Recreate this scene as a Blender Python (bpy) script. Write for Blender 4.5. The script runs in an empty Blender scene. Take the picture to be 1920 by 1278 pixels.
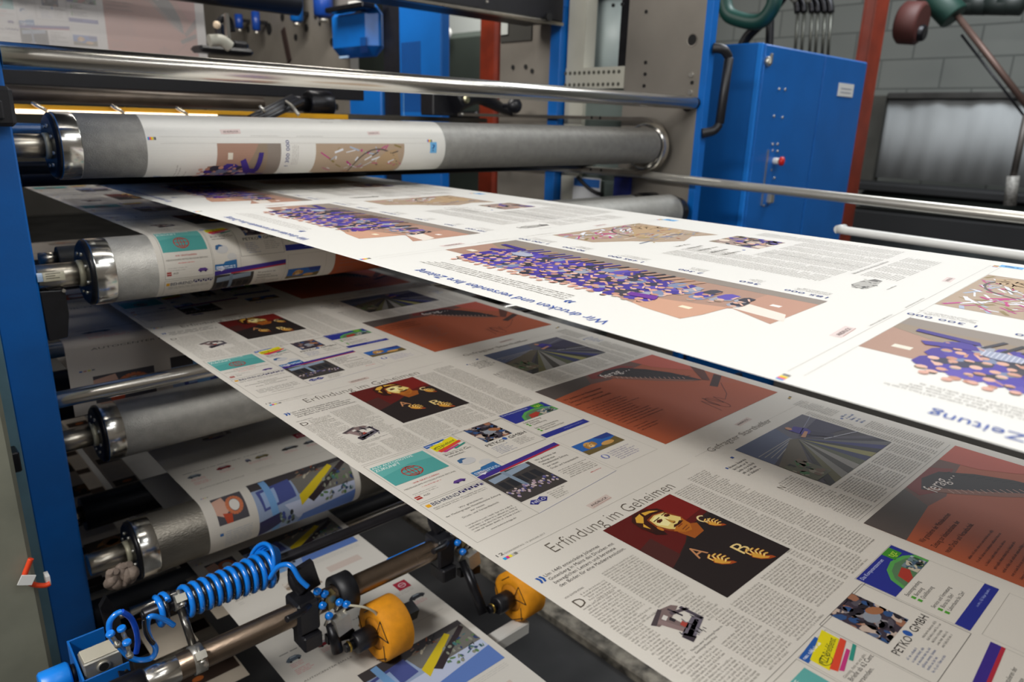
import bpy, math, random
import numpy as np
from mathutils import Vector, Matrix
PI = math.pi
H = 1.55                      # camera height above the floor
# ------------------------------------------------------------------ camera
FPX = 1347.7148
YAW, PITCH, ROLL = math.radians(46.5256), math.radians(-16.9521), math.radians(1.6923)
_f = np.array([math.cos(YAW)*math.cos(PITCH), math.sin(YAW)*math.cos(PITCH), math.sin(PITCH)])
_r0 = np.array([math.sin(YAW), -math.cos(YAW), 0.0]); _u0 = np.cross(_r0, _f)
_r = math.cos(ROLL)*_r0+math.sin(ROLL)*_u0; _u = -math.sin(ROLL)*_r0+math.cos(ROLL)*_u0
cd = bpy.data.cameras.new('camera'); cam = bpy.data.objects.new('camera', cd)
bpy.context.scene.collection.objects.link(cam); bpy.context.scene.camera = cam
cd.sensor_fit = 'HORIZONTAL'; cd.sensor_width = 36.0; cd.lens = FPX/1920*36.0
cam.matrix_world = Matrix(((_r[0], _u[0], -_f[0], 0), (_r[1], _u[1], -_f[1], 0), (_r[2], _u[2], -_f[2], H), (0, 0, 0, 1)))
cd.clip_start = 0.02; cd.clip_end = 60
cd.dof.use_dof = True; cd.dof.focus_distance = 0.84; cd.dof.aperture_fstop = 6.3
sc = bpy.context.scene
sc.view_settings.view_transform = 'Standard'; sc.view_settings.look = 'None'
sc.view_settings.gamma = 1.0; sc.view_settings.use_curve_mapping = False
sc.view_settings.exposure = 0.0
# ------------------------------------------------------------------ world, lamps and fill light
wd = bpy.data.worlds.new('hall'); sc.world = wd; wd.use_nodes = True
bg = wd.node_tree.nodes['Background']; bg.inputs[0].default_value = (0.72, 0.64, 0.55, 1); bg.inputs[1].default_value = 0.18

def area(name, loc, aim, sx, sy, power, col):
    l = bpy.data.lights.new(name, 'AREA'); l.shape = 'RECTANGLE'; l.size = sx; l.size_y = sy
    l.energy = power; l.color = col
    o = bpy.data.objects.new(name, l); sc.collection.objects.link(o)
    o.location = (loc[0], loc[1], loc[2]+H)
    o.rotation_euler = (Vector((aim[0], aim[1], aim[2]+H))-o.location).to_track_quat('-Z', 'Y').to_euler()
    return o
area('fluorescent_row', (1.5, -0.25, 1.35), (1.35, 0.5, -0.16), 2.6, 0.22, 21, (0.97, 0.99, 1.0))
area('fluorescent_row', (0.6, -1.7, 1.5), (0.8, 1.2, -0.3), 2.8, 0.16, 12, (0.97, 0.99, 1.0))
area('fluorescent_row', (1.2, 0.75, 1.6), (1.2, 1.3, -0.1), 2.6, 0.12, 10, (1.0, 0.96, 0.9))
area('side_fluorescent', (-1.25, 0.55, 1.05), (0.5, 0.95, -0.4), 1.3, 0.16, 58, (1.0, 0.98, 0.95))
area('hall_lamp', (4.3, 1.2, 2.3), (4.4, 1.6, -0.5), 1.6, 1.6, 120, (0.93, 0.97, 1.0))
area('unit_lamp', (1.2, 3.0, 1.5), (1.9, 3.6, 0.2), 1.5, 0.2, 45, (1.0, 0.96, 0.9))

area('panel_fill_light', (4.2, 5.2, 2.2), (5.4, 6.6, 0.4), 1.2, 1.2, 60, (1.0, 0.98, 0.94))  # unseen fill light, added to brighten the pale panel in the gap
# ------------------------------------------------------------------ pixel of the reference -> point at a known plane
def ray(px, py): return _f+_r*((px-960)/FPX)-_u*((py-639)/FPX)
def at_x(px, py, X): d = ray(px, py); return Vector(d*(X/d[0]))
def at_y(px, py, Y): d = ray(px, py); return Vector(d*(Y/d[1]))
def at_z(px, py, Z): d = ray(px, py); return Vector(d*(Z/d[2]))

# ------------------------------------------------------------------ materials
def lin(c): return tuple(((x/12.92) if x <= 0.04045 else ((x+0.055)/1.055)**2.4) for x in c)
def hexc(h): return lin(tuple(int(h[i:i+2], 16)/255 for i in (0, 2, 4)))
MATS = {}
def mat(name, col, rough=0.5, metal=0.0, noise=0.0, nscale=40, bump=0.0, bscale=200, aniso=0.0, stretch=None, rvar=0.0, coat=0.0, col2=None):
    if name in MATS: return MATS[name]
    m = bpy.data.materials.new(name); m.use_nodes = True; nt = m.node_tree; b = nt.nodes['Principled BSDF']
    c = hexc(col)+(1,)
    b.inputs['Base Color'].default_value = c; b.inputs['Roughness'].default_value = rough; b.inputs['Metallic'].default_value = metal
    if coat: b.inputs['Coat Weight'].default_value = coat; b.inputs['Coat Roughness'].default_value = 0.15
    tc = nt.nodes.new('ShaderNodeTexCoord'); mp = nt.nodes.new('ShaderNodeMapping'); nt.links.new(tc.outputs['Object'], mp.inputs[0])
    if stretch: mp.inputs['Scale'].default_value = stretch
    if noise:
        n = nt.nodes.new('ShaderNodeTexNoise'); n.inputs['Scale'].default_value = nscale; n.inputs['Detail'].default_value = 6
        nt.links.new(mp.outputs[0], n.inputs['Vector'])
        mx = nt.nodes.new('ShaderNodeMix'); mx.data_type = 'RGBA'
        c2 = hexc(col2)+(1,) if col2 else tuple(x*(1-noise) for x in c[:3])+(1,)
        c1 = c if col2 else tuple(min(1, x*(1+noise)) for x in c[:3])+(1,)
        mx.inputs[6].default_value = c1; mx.inputs[7].default_value = c2
        r = nt.nodes.new('ShaderNodeValToRGB'); r.color_ramp.elements[0].position = 0.35; r.color_ramp.elements[1].position = 0.68
        nt.links.new(n.outputs['Fac'], r.inputs[0]); nt.links.new(r.outputs[0], mx.inputs[0]); nt.links.new(mx.outputs[2], b.inputs['Base Color'])
        if rvar:
            mr = nt.nodes.new('ShaderNodeMapRange'); mr.inputs[3].default_value = max(0.02, rough-rvar); mr.inputs[4].default_value = rough+rvar
            nt.links.new(n.outputs['Fac'], mr.inputs[0]); nt.links.new(mr.outputs[0], b.inputs['Roughness'])
    if bump:
        n2 = nt.nodes.new('ShaderNodeTexNoise'); n2.inputs['Scale'].default_value = bscale; n2.inputs['Detail'].default_value = 4
        nt.links.new(mp.outputs[0], n2.inputs['Vector'])
        bp = nt.nodes.new('ShaderNodeBump'); bp.inputs['Strength'].default_value = bump; bp.inputs['Distance'].default_value = 0.002
        nt.links.new(n2.outputs['Fac'], bp.inputs['Height']); nt.links.new(bp.outputs[0], b.inputs['Normal'])
    MATS[name] = m; return m
def emit(name, col, s):
    m = bpy.data.materials.new(name); m.use_nodes = True; b = m.node_tree.nodes['Principled BSDF']
    b.inputs['Emission Color'].default_value = hexc(col)+(1,); b.inputs['Emission Strength'].default_value = s; b.inputs['Base Color'].default_value = hexc(col)+(1,)
    return m
BLUE = mat('blue_paint', '0560b2', 0.42, 0, 0.10, 9, 0.08, 160, rvar=0.08)
BLUE2 = mat('cabinet_blue_paint', '0a5fae', 0.38, 0, 0.07, 5, 0.05, 300)
CHROME = mat('polished_steel', 'd6d2ca', 0.25, 1.0, 0.10, 14, 0.03, 60, stretch=(0.06, 1, 1), rvar=0.06)
BRIGHT = mat('bright_ring_steel', 'dedcd6', 0.19, 1.0, 0.04, 40)
SHAFT = mat('worn_shaft_steel', 'b4ada0', 0.30, 1.0, 0.22, 30, 0.10, 90, stretch=(0.5, 1, 1), rvar=0.1)
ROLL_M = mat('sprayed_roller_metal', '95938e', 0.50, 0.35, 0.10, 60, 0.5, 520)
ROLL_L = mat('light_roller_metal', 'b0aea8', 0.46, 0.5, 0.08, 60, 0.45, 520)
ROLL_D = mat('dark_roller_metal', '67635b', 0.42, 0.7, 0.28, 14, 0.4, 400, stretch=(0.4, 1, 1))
TUBE = mat('brown_worn_tube', '8b7a6a', 0.30, 0.95, 0.35, 22, 0.18, 160, stretch=(0.35, 1, 1), rvar=0.12)
BLACK = mat('black_plastic', '15151a', 0.42, 0, 0.2, 40, 0.12, 300)
BLACKM = mat('black_oiled_steel', '1c1c20', 0.34, 0.5, 0.25, 30, 0.1, 200)
RUBBER = mat('black_rubber_roller', '16171c', 0.5, 0, 0.15, 20)
PLATE = mat('bare_frame_plate', '8c867d', 0.52, 0.45, 0.14, 3.2, 0.12, 120, rvar=0.08)
HOLE = mat('dark_bore', '0c0b0b', 0.8)
SCREW = mat('zinc_screw', 'c4c1b8', 0.35, 0.9)
CREAM = mat('cream_painted_steel', 'b3b1a4', 0.55, 0, 0.08, 6)
GREYG = mat('grey_green_paint', '767769', 0.62, 0, 0.16, 9, 0.1, 120)
RED = mat('red_oxide_paint', '7a2811', 0.5, 0, 0.22, 8, 0.1, 80)
YELF = mat('orange_fabric', 'e09208', 0.72, 0, 0.10, 60, 0.35, 600)
HOSE = mat('blue_polyurethane_hose', '0f7be0', 0.22, 0, coat=0.6)
HOSEK = mat('black_hose', '101014', 0.2, 0, coat=0.5)
YRAIL = mat('yellow_lamp_rail', 'd29a10', 0.4)
WHITE = mat('white_paint', 'dcdcd8', 0.5)
ALU = mat('aluminium_block', 'b7b3a8', 0.42, 0.75, 0.1, 30, 0.1, 120)
REDP = mat('red_plastic', 'c81e16', 0.35)
ORANGEC = mat('orange_cable', 'd8431c', 0.45)

# ------------------------------------------------------------------ mesh builder (world coordinates relative to the eye height)
class MB:
    def __init__(s): s.v = []; s.f = []; s.sm = []
    def add(s, vs, fs, smooth=False):
        o = len(s.v); s.v += [tuple(v) for v in vs]; s.f += [tuple(i+o for i in f) for f in fs]; s.sm += [smooth]*len(fs); return s
    def box(s, x0, x1, y0, y1, z0, z1, b=0.0):
        if b <= 0:
            return s.add([(x, y, z) for x in (x0, x1) for y in (y0, y1) for z in (z0, z1)],
                         [(0, 1, 3, 2), (4, 6, 7, 5), (0, 4, 5, 1), (2, 3, 7, 6), (0, 2, 6, 4), (1, 5, 7, 3)])
        b = min(b, abs(x1-x0)/2.01, abs(y1-y0)/2.01, abs(z1-z0)/2.01)
        vs = []; idx = {}
        for i, x in enumerate((x0, x1)):
            for j, y in enumerate((y0, y1)):
                for k, z in enumerate((z0, z1)):
                    sx, sy, sz = (1, -1)[i], (1, -1)[j], (1, -1)[k]
                    idx[i, j, k] = len(vs); vs += [(x, y+sy*b, z+sz*b), (x+sx*b, y, z+sz*b), (x+sx*b, y+sy*b, z)]
        fs = []
        for i in (0, 1): fs.append([idx[i, j, k] for j, k in ((0, 0), (0, 1), (1, 1), (1, 0))])
        for j in (0, 1): fs.append([idx[i, j, k]+1 for i, k in ((0, 0), (1, 0), (1, 1), (0, 1))])
        for k in (0, 1): fs.append([idx[i, j, k]+2 for i, j in ((0, 0), (0, 1), (1, 1), (1, 0))])
        for i in (0, 1):
            for j in (0, 1): fs.append([idx[i, j, 0], idx[i, j, 0]+1, idx[i, j, 1]+1, idx[i, j, 1]])
        for i in (0, 1):
            for k in (0, 1): fs.append([idx[i, 0, k], idx[i, 0, k]+2, idx[i, 1, k]+2, idx[i, 1, k]])
        for j in (0, 1):
            for k in (0, 1): fs.append([idx[0, j, k]+1, idx[0, j, k]+2, idx[1, j, k]+2, idx[1, j, k]+1])
        for c in idx.values(): fs.append([c, c+1, c+2])
        return s.add(vs, fs)
    def obox(s, c, ax, ay, az):           # oriented box: centre and three half axes
        c = Vector(c); ax, ay, az = Vector(ax), Vector(ay), Vector(az)
        return s.add([c+i*ax+j*ay+k*az for i in (-1, 1) for j in (-1, 1) for k in (-1, 1)],
                     [(0, 1, 3, 2), (4, 6, 7, 5), (0, 4, 5, 1), (2, 3, 7, 6), (0, 2, 6, 4), (1, 5, 7, 3)])
    def lathe(s, a, d, prof, n=48, smooth=True, caps=True):     # profile [(t, r)] along direction d from a
        a = Vector(a); d = Vector(d).normalized()
        e = d.orthogonal().normalized(); g = d.cross(e)
        o = len(s.v)
        for k, (t, r) in enumerate(prof):
            for i in range(n):
                an = 2*PI*i/n; s.v.append(tuple(a+d*t+(e*math.cos(an)+g*math.sin(an))*r))
        for k in range(len(prof)-1):
            for i in range(n):
                s.f.append((o+k*n+i, o+k*n+(i+1) % n, o+(k+1)*n+(i+1) % n, o+(k+1)*n+i)); s.sm.append(smooth)
        if caps:
            if prof[0][1] > 0: s.f.append(tuple(o+i for i in range(n))[::-1]); s.sm.append(False)
            if prof[-1][1] > 0: s.f.append(tuple(o+(len(prof)-1)*n+i for i in range(n))); s.sm.append(False)
        return s
    def cyl(s, a, b, r, n=32, bev=0.0):
        a = Vector(a); b = Vector(b); L = (b-a).length
        pr = [(0, r-bev), (bev, r), (L-bev, r), (L, r-bev)] if bev else [(0, r), (L, r)]
        return s.lathe(a, b-a, pr, n)
    def cx(s, x0, x1, y, z, r, n=48, bev=0.0): return s.cyl((x0, y, z), (x1, y, z), r, n, bev)
    def tube(s, pts, r, n=10, rfun=None, closed=False):
        P = [Vector(p) for p in pts]; m = len(P); o = len(s.v); up = None
        for i in range(m):
            t = (P[min(i+1, m-1)]-P[max(i-1, 0)]).normalized()
            if up is None: up = t.orthogonal().normalized()
            up = (up-t*up.dot(t)).normalized(); g = t.cross(up); rr = rfun(i/(m-1)) if rfun else r
            for k in range(n):
                an = 2*PI*k/n; s.v.append(tuple(P[i]+(up*math.cos(an)+g*math.sin(an))*rr))
        for i in range(m-1):
            for k in range(n):
                s.f.append((o+i*n+k, o+i*n+(k+1) % n, o+(i+1)*n+(k+1) % n, o+(i+1)*n+k)); s.sm.append(True)
        s.f.append(tuple(o+k for k in range(n))[::-1]); s.f.append(tuple(o+(m-1)*n+k for k in range(n))); s.sm += [False]*2
        return s
    def prism(s, pts, d):                  # polygon (3D points) extruded by d
        P = [Vector(p) for p in pts]; n = len(P); d = Vector(d)
        return s.add(P+[p+d for p in P], [tuple(range(n))[::-1], tuple(range(n, 2*n))]+[(i, (i+1) % n, n+(i+1) % n, n+i) for i in range(n)])
    def build(s, name, m, parent=None, bevel=0.0):
        V = np.array(s.v, float); V[:, 2] += H
        if parent is not None:
            org = np.array(parent_world(parent)); loc = (0, 0, 0)
        else:
            org = np.array([(V[:, 0].min()+V[:, 0].max())/2, (V[:, 1].min()+V[:, 1].max())/2, V[:, 2].min()]); loc = tuple(org)
        me = bpy.data.meshes.new(name); me.from_pydata((V-org).tolist(), [], s.f); me.validate()
        if len(me.polygons) == len(s.sm): me.polygons.foreach_set('use_smooth', s.sm)
        me.materials.append(m); o = bpy.data.objects.new(name, me); sc.collection.objects.link(o)
        if parent is not None: o.parent = parent
        else: o.location = loc
        o['_w'] = tuple(org)
        if bevel:
            bm = o.modifiers.new('bevel', 'BEVEL'); bm.width = bevel; bm.segments = 2; bm.limit_method = 'ANGLE'
        import bmesh
        b = bmesh.new(); b.from_mesh(me); bmesh.ops.recalc_face_normals(b, faces=b.faces); b.to_mesh(me); b.free()
        return o
def parent_world(o): return tuple(o['_w'])
def tag(o, label, cat, group=None, kind=None):
    o['label'] = label; o['category'] = cat
    if group: o['group'] = group
    if kind: o['kind'] = kind
    return o
def thing(name, loc, label, cat, group=None):
    o = bpy.data.objects.new(name, None); sc.collection.objects.link(o); o.empty_display_size = 0.05
    o.location = (loc[0], loc[1], loc[2]+H); o['_w'] = (loc[0], loc[1], loc[2]+H)
    return tag(o, label, cat, group)
def struct(o): o['kind'] = 'structure'; return o
def spline(pts, n=8):
    P = [Vector(p) for p in pts]; out = []
    for i in range(len(P)-1):
        a, b, c, d = P[max(i-1, 0)], P[i], P[i+1], P[min(i+2, len(P)-1)]
        for k in range(n):
            t = k/n; out.append(0.5*((2*b)+(c-a)*t+(2*a-5*b+4*c-d)*t*t+(3*b-a-3*c+d)*t**3))
    out.append(P[-1]); return out
# ================================================================== printed paper webs
def mk_paper():
    m = bpy.data.materials.new('newsprint_paper'); m.use_nodes = True; nt = m.node_tree; b = nt.nodes['Principled BSDF']
    a = nt.nodes.new('ShaderNodeAttribute'); a.attribute_name = 'ink'
    n = nt.nodes.new('ShaderNodeTexNoise'); n.inputs['Scale'].default_value = 900; tc = nt.nodes.new('ShaderNodeTexCoord')
    nt.links.new(tc.outputs['Object'], n.inputs['Vector'])
    mr = nt.nodes.new('ShaderNodeMapRange'); mr.inputs[3].default_value = 0.95; mr.inputs[4].default_value = 1.04; nt.links.new(n.outputs['Fac'], mr.inputs[0])
    mx = nt.nodes.new('ShaderNodeVectorMath'); mx.operation = 'SCALE'; nt.links.new(a.outputs['Color'], mx.inputs[0]); nt.links.new(mr.outputs[0], mx.inputs['Scale'])
    nt.links.new(mx.outputs[0], b.inputs['Base Color']); b.inputs['Roughness'].default_value = 0.62; b.inputs['Specular IOR Level'].default_value = 0.35
    tl = nt.nodes.new('ShaderNodeBsdfTranslucent'); nt.links.new(mx.outputs[0], tl.inputs[0])
    ms = nt.nodes.new('ShaderNodeMixShader'); ms.inputs[0].default_value = 0.10
    nt.links.new(b.outputs[0], ms.inputs[1]); nt.links.new(tl.outputs[0], ms.inputs[2]); nt.links.new(ms.outputs[0], nt.nodes['Material Output'].inputs[0])
    return m
PAPER = mk_paper()
PAPC = 'd9d6cf'

def clip_half(poly, ax, val, keep_less):
    out = []; n = len(poly)
    for i in range(n):
        p, q = poly[i], poly[(i+1) % n]
        ip = (p[ax] <= val) if keep_less else (p[ax] >= val); iq = (q[ax] <= val) if keep_less else (q[ax] >= val)
        if ip: out.append(p)
        if ip != iq:
            t = (val-p[ax])/(q[ax]-p[ax]); r = [p[0]+(q[0]-p[0])*t, p[1]+(q[1]-p[1])*t]; r[ax] = val; out.append(tuple(r))
    return out

class Sheet:
    """paper travelling through rollers: segments in the (y, z) plane, arc length s, width along x"""
    def __init__(s, x0, w, segs):
        s.x0, s.w = x0, w; s.segs = []; L = 0.0
        for g in segs:
            if g[0] == 'L': l = math.hypot(g[3]-g[1], g[4]-g[2])
            else: l = abs(g[5]-g[4])*g[3]
            s.segs.append((L, L+l, g)); L += l
        s.L = L; s.breaks = [0.0]
        for a, b, g in s.segs:
            n = 1 if g[0] == 'L' else max(6, int(abs(g[5]-g[4])/0.09))
            s.breaks += [a+(b-a)*(i+1)/n for i in range(n)]
        s.V = []; s.F = []; s.C = []
        s.border = None
    def pt(s, u, t, h):
        for a, b, g in s.segs:
            if t <= b+1e-9: break
        t = min(max(t, 0), s.L)
        k = (t-a)/(b-a)
        if g[0] == 'L':
            y = g[1]+(g[3]-g[1])*k; z = g[2]+(g[4]-g[2])*k; l = b-a; nx, nz = -(g[4]-g[2])/l, (g[3]-g[1])/l
        else:
            an = g[4]+(g[5]-g[4])*k; sg = 1 if g[6] > 0 else -1; nx, nz = math.cos(an)*sg, math.sin(an)*sg
            y = g[1]+math.cos(an)*g[3]; z = g[2]+math.sin(an)*g[3]
        return (s.x0+u, y+nx*h, z+nz*h)
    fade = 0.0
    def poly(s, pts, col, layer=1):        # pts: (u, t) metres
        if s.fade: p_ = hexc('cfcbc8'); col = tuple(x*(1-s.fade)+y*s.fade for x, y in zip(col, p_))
        pts = clip_half(clip_half(list(pts), 0, 0.0, False), 0, s.w, True)
        pts = clip_half(clip_half(pts, 1, 0.0, False), 1, s.L, True) if len(pts) > 2 else pts
        if len(pts) < 3: return
        t0 = min(p[1] for p in pts); t1 = max(p[1] for p in pts)
        bs = [b for b in s.breaks if t0+1e-6 < b < t1-1e-6]
        edges = [t0]+bs+[t1]; h = 0.00012*layer+0.00004
        for i in range(len(edges)-1):
            q = pts
            if bs:
                q = clip_half(q, 1, edges[i], False)
                if len(q) > 2: q = clip_half(q, 1, edges[i+1], True)
            if len(q) < 3: continue
            o = len(s.V); mid = (edges[i]+edges[i+1])/2
            s.V += [s.pt(u, min(max(t, edges[i]), edges[i+1]), h) for u, t in q]
            s.F.append(tuple(range(o, o+len(q)))); s.C.append(col)
    def paper(s, col=PAPC):
        c = hexc(col)
        for i in range(len(s.breaks)-1):
            a, b = s.breaks[i], s.breaks[i+1]; o = len(s.V)
            s.V += [s.pt(0, a+1e-7, 0), s.pt(s.w, a+1e-7, 0), s.pt(s.w, b, 0), s.pt(0, b, 0)]
            s.F.append((o, o+1, o+2, o+3)); s.C.append(c)
    def build(s, name, label, group=None):
        V = np.array(s.V, float); V[:, 2] += H
        org = np.array([V[:, 0].min()/2+V[:, 0].max()/2, V[:, 1].min(), V[:, 2].min()])
        me = bpy.data.meshes.new(name); me.from_pydata((V-org).tolist(), [], s.F)
        at = me.attributes.new('ink', 'FLOAT_COLOR', 'CORNER')
        cnt = np.array([len(f) for f in s.F]); cols = np.array([tuple(c)[:3]+(1.0,) for c in s.C], 'f')
        at.data.foreach_set('color', np.repeat(cols, cnt, axis=0).ravel())
        me.materials.append(PAPER); o = bpy.data.objects.new(name, me); sc.collection.objects.link(o); o.location = org
        return tag(o, label, 'paper web', group)

_gl = {}
def glyphs(txt, off=0.0):
    key = (txt, off)
    if key in _gl: return _gl[key]
    c = bpy.data.curves.new('t', 'FONT'); c.body = txt; c.size = 1.0; c.resolution_u = 2; c.offset = off
    o = bpy.data.objects.new('t', c); sc.collection.objects.link(o)
    dg = bpy.context.evaluated_depsgraph_get(); me = bpy.data.meshes.new_from_object(o.evaluated_get(dg))
    V = [(v.co.x, v.co.y) for v in me.vertices]; F = [tuple(p.vertices) for p in me.polygons]
    bpy.data.objects.remove(o); bpy.data.curves.remove(c); bpy.data.meshes.remove(me)
    xs = [v[0] for v in V]; x0 = min(xs); V = [(v[0]-x0, v[1]) for v in V]
    _gl[key] = (V, F, max(xs)-x0); return _gl[key]

class Ctx:
    """page coordinates in millimetres: a to the right, d down; mapped onto the sheet"""
    def __init__(s, sheet, f, seed=1, detail=2): s.sh = sheet; s.f = f; s.rnd = random.Random(seed); s.detail = detail
    def P(s, pts, col, L=1):
        if isinstance(col, str): col = hexc(col)
        s.sh.poly([s.f(a, d) for a, d in pts], col, L)
    def rect(s, a0, d0, a1, d1, col, L=1): s.P([(a0, d0), (a1, d0), (a1, d1), (a0, d1)], col, L)
    def frame(s, a0, d0, a1, d1, w, col, L=1):
        s.rect(a0, d0, a1, d0+w, col, L); s.rect(a0, d1-w, a1, d1, col, L); s.rect(a0, d0, a0+w, d1, col, L); s.rect(a1-w, d0, a1, d1, col, L)
    def ell(s, a, d, ra, rd, col, L=2, n=12, rot=0.0, box=None):
        c, q = math.cos(rot), math.sin(rot)
        p = [(a+ra*math.cos(t)*c-rd*math.sin(t)*q, d+ra*math.cos(t)*q+rd*math.sin(t)*c) for t in [2*PI*i/n for i in range(n)]]
        s.Pc(p, col, L, box)
    def Pc(s, p, col, L, box):
        if box:
            for ax, v, k in ((0, box[0], False), (0, box[2], True), (1, box[1], False), (1, box[3], True)):
                if len(p) > 2: p = clip_half(p, ax, v, k)
            if len(p) < 3: return
        s.P(p, col, L)
    def line(s, a0, d0, a1, d1, w, col, L=2, box=None):
        l = math.hypot(a1-a0, d1-d0) or 1; n, m = -(d1-d0)/l*w/2, (a1-a0)/l*w/2
        s.Pc([(a0+n, d0+m), (a1+n, d1+m), (a1-n, d1-m), (a0-n, d0-m)], col, L, box)
    def ring(s, a, d, ra, rd, w, col, L=2, n=20, t0=0, t1=2*PI):
        for i in range(n):
            x, y = t0+(t1-t0)*i/n, t0+(t1-t0)*(i+1)/n
            s.line(a+ra*math.cos(x), d+rd*math.sin(x), a+ra*math.cos(y), d+rd*math.sin(y), w, col, L)
    def text(s, t, a, d, h, col, w=None, L=2, rot=0.0, slant=0.0, off=0.0):      # h: cap height, w: total width
        V, F, W = glyphs(t, off); k = h/0.70; kx = (w/W) if w else k*0.92
        if isinstance(col, str): col = hexc(col)
        c, q = math.cos(rot), math.sin(rot)
        for f in F:
            p = []
            for i in f:
                x, y = V[i][0]*kx+V[i][1]*k*slant, V[i][1]*k
                p.append(s.f(a+x*c+y*q, d+x*q-y*c))
            s.sh.poly(p, col, L)
    def para(s, a0, d0, a1, d1, pitch=3.4, xh=1.5, col='8b867e', L=1, ragged=False, indent=0.2, mode='h', lw=None):
        """unreadable body copy; letters when near, whole words when far"""
        R = s.rnd; lw = lw or xh*0.78; col = hexc(col)
        if mode == 'h':
            d = d0
            while d < d1:
                end = a1-(R.random()*0.35*(a1-a0) if (ragged or R.random() < 0.10) else 0); a = a0+(3 if R.random() < 0.1 else 0)
                while a < end-lw:
                    n = R.randint(2, 10)
                    n = min(n, int((end-a)/lw))
                    if n < 1: break
                    if s.detail >= 2:
                        for i in range(n):
                            up = 0.55*xh if R.random() < 0.28 else 0; dn = 0.4*xh if R.random() < 0.08 else 0
                            x = a+i*lw
                            s.rect(x, d-up, x+lw*0.30, d+xh+dn, col, L)
                            if R.random() < 0.75: s.rect(x+lw*0.52, d+(0 if R.random() < .7 else xh*.5), x+lw*0.80, d+xh, col, L)
                            if R.random() < 0.55:
                                yy = d if R.random() < .6 else d+xh*.72
                                s.rect(x+lw*0.3, yy, x+lw*0.55, yy+xh*.28, col, L)
                    else:
                        s.rect(a, d+0.15*xh, a+n*lw*0.93, d+xh*0.85, tuple(x*1.25+0.10 for x in col), L)
                    a += n*lw+lw*0.8
                d += pitch
    def photo(s, a0, d0, a1, d1, base, pal, n, seed=3, size=(0.04, 0.14), L=1, stretch=1.0):
        R = random.Random(seed); s.rect(a0, d0, a1, d1, base, L); W = a1-a0; Hh = d1-d0; m = max(W, Hh)
        for i in range(n):
            r = m*R.uniform(*size); c = R.choice(pal)
            s.ell(R.uniform(a0, a1), R.uniform(d0, d1), r*stretch, r*R.uniform(.35, .9), c, L+1+(i % 3)*0.35, 7, R.uniform(0, PI), (a0, d0, a1, d1))

INK = '57524d'; DK = '3b3734'
def hand(c, a, d, k, rot, col='f0cd68', sh='a8481a', L=4):
    def T(x, y): return (a+k*(x*math.cos(rot)-y*math.sin(rot)), d+k*(x*math.sin(rot)+y*math.cos(rot)))
    c.P([T(*p) for p in ((-9, 4), (-6, -2), (-1, -3), (3, 1), (4, 6), (12, 9), (14, 13), (6, 13), (-3, 10))], sh, L)
    c.P([T(*p) for p in ((-8, 4), (-5, -1), (-1, -2), (2, 2), (3, 7), (9, 10), (5, 11.5), (-2, 9))], 'd9a23e', L+.4)
    for i, (x0, y0, x1, y1, x2, y2) in enumerate(((-7, 1, -9, -5, -4, -9), (-3, 0, -2.5, -6, 3, -8), (0, 1.5, 2, -3.5, 8, -5), (2, 4, 5, 0, 10.5, -1), (3, 7.5, 7, 4, 11, 4))):
        p, q, r = T(x0, y0), T(x1, y1), T(x2, y2)
        for w, k2, l in ((2.9, sh, .5), (1.9, col, .9)):
            c.line(*p, *q, w*k, k2, L+l); c.line(*q, *r, w*k*.92, k2, L+l); c.ell(*q, w*k/2, w*k/2, k2, L+l, 8); c.ell(*r, w*k/2.2, w*k/2.2, k2, L+l, 8)
        c.line(*[(u+v)/2 for u, v in zip(p, q)], *q, .7*k, 'faf0c0', L+1.2)

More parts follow.
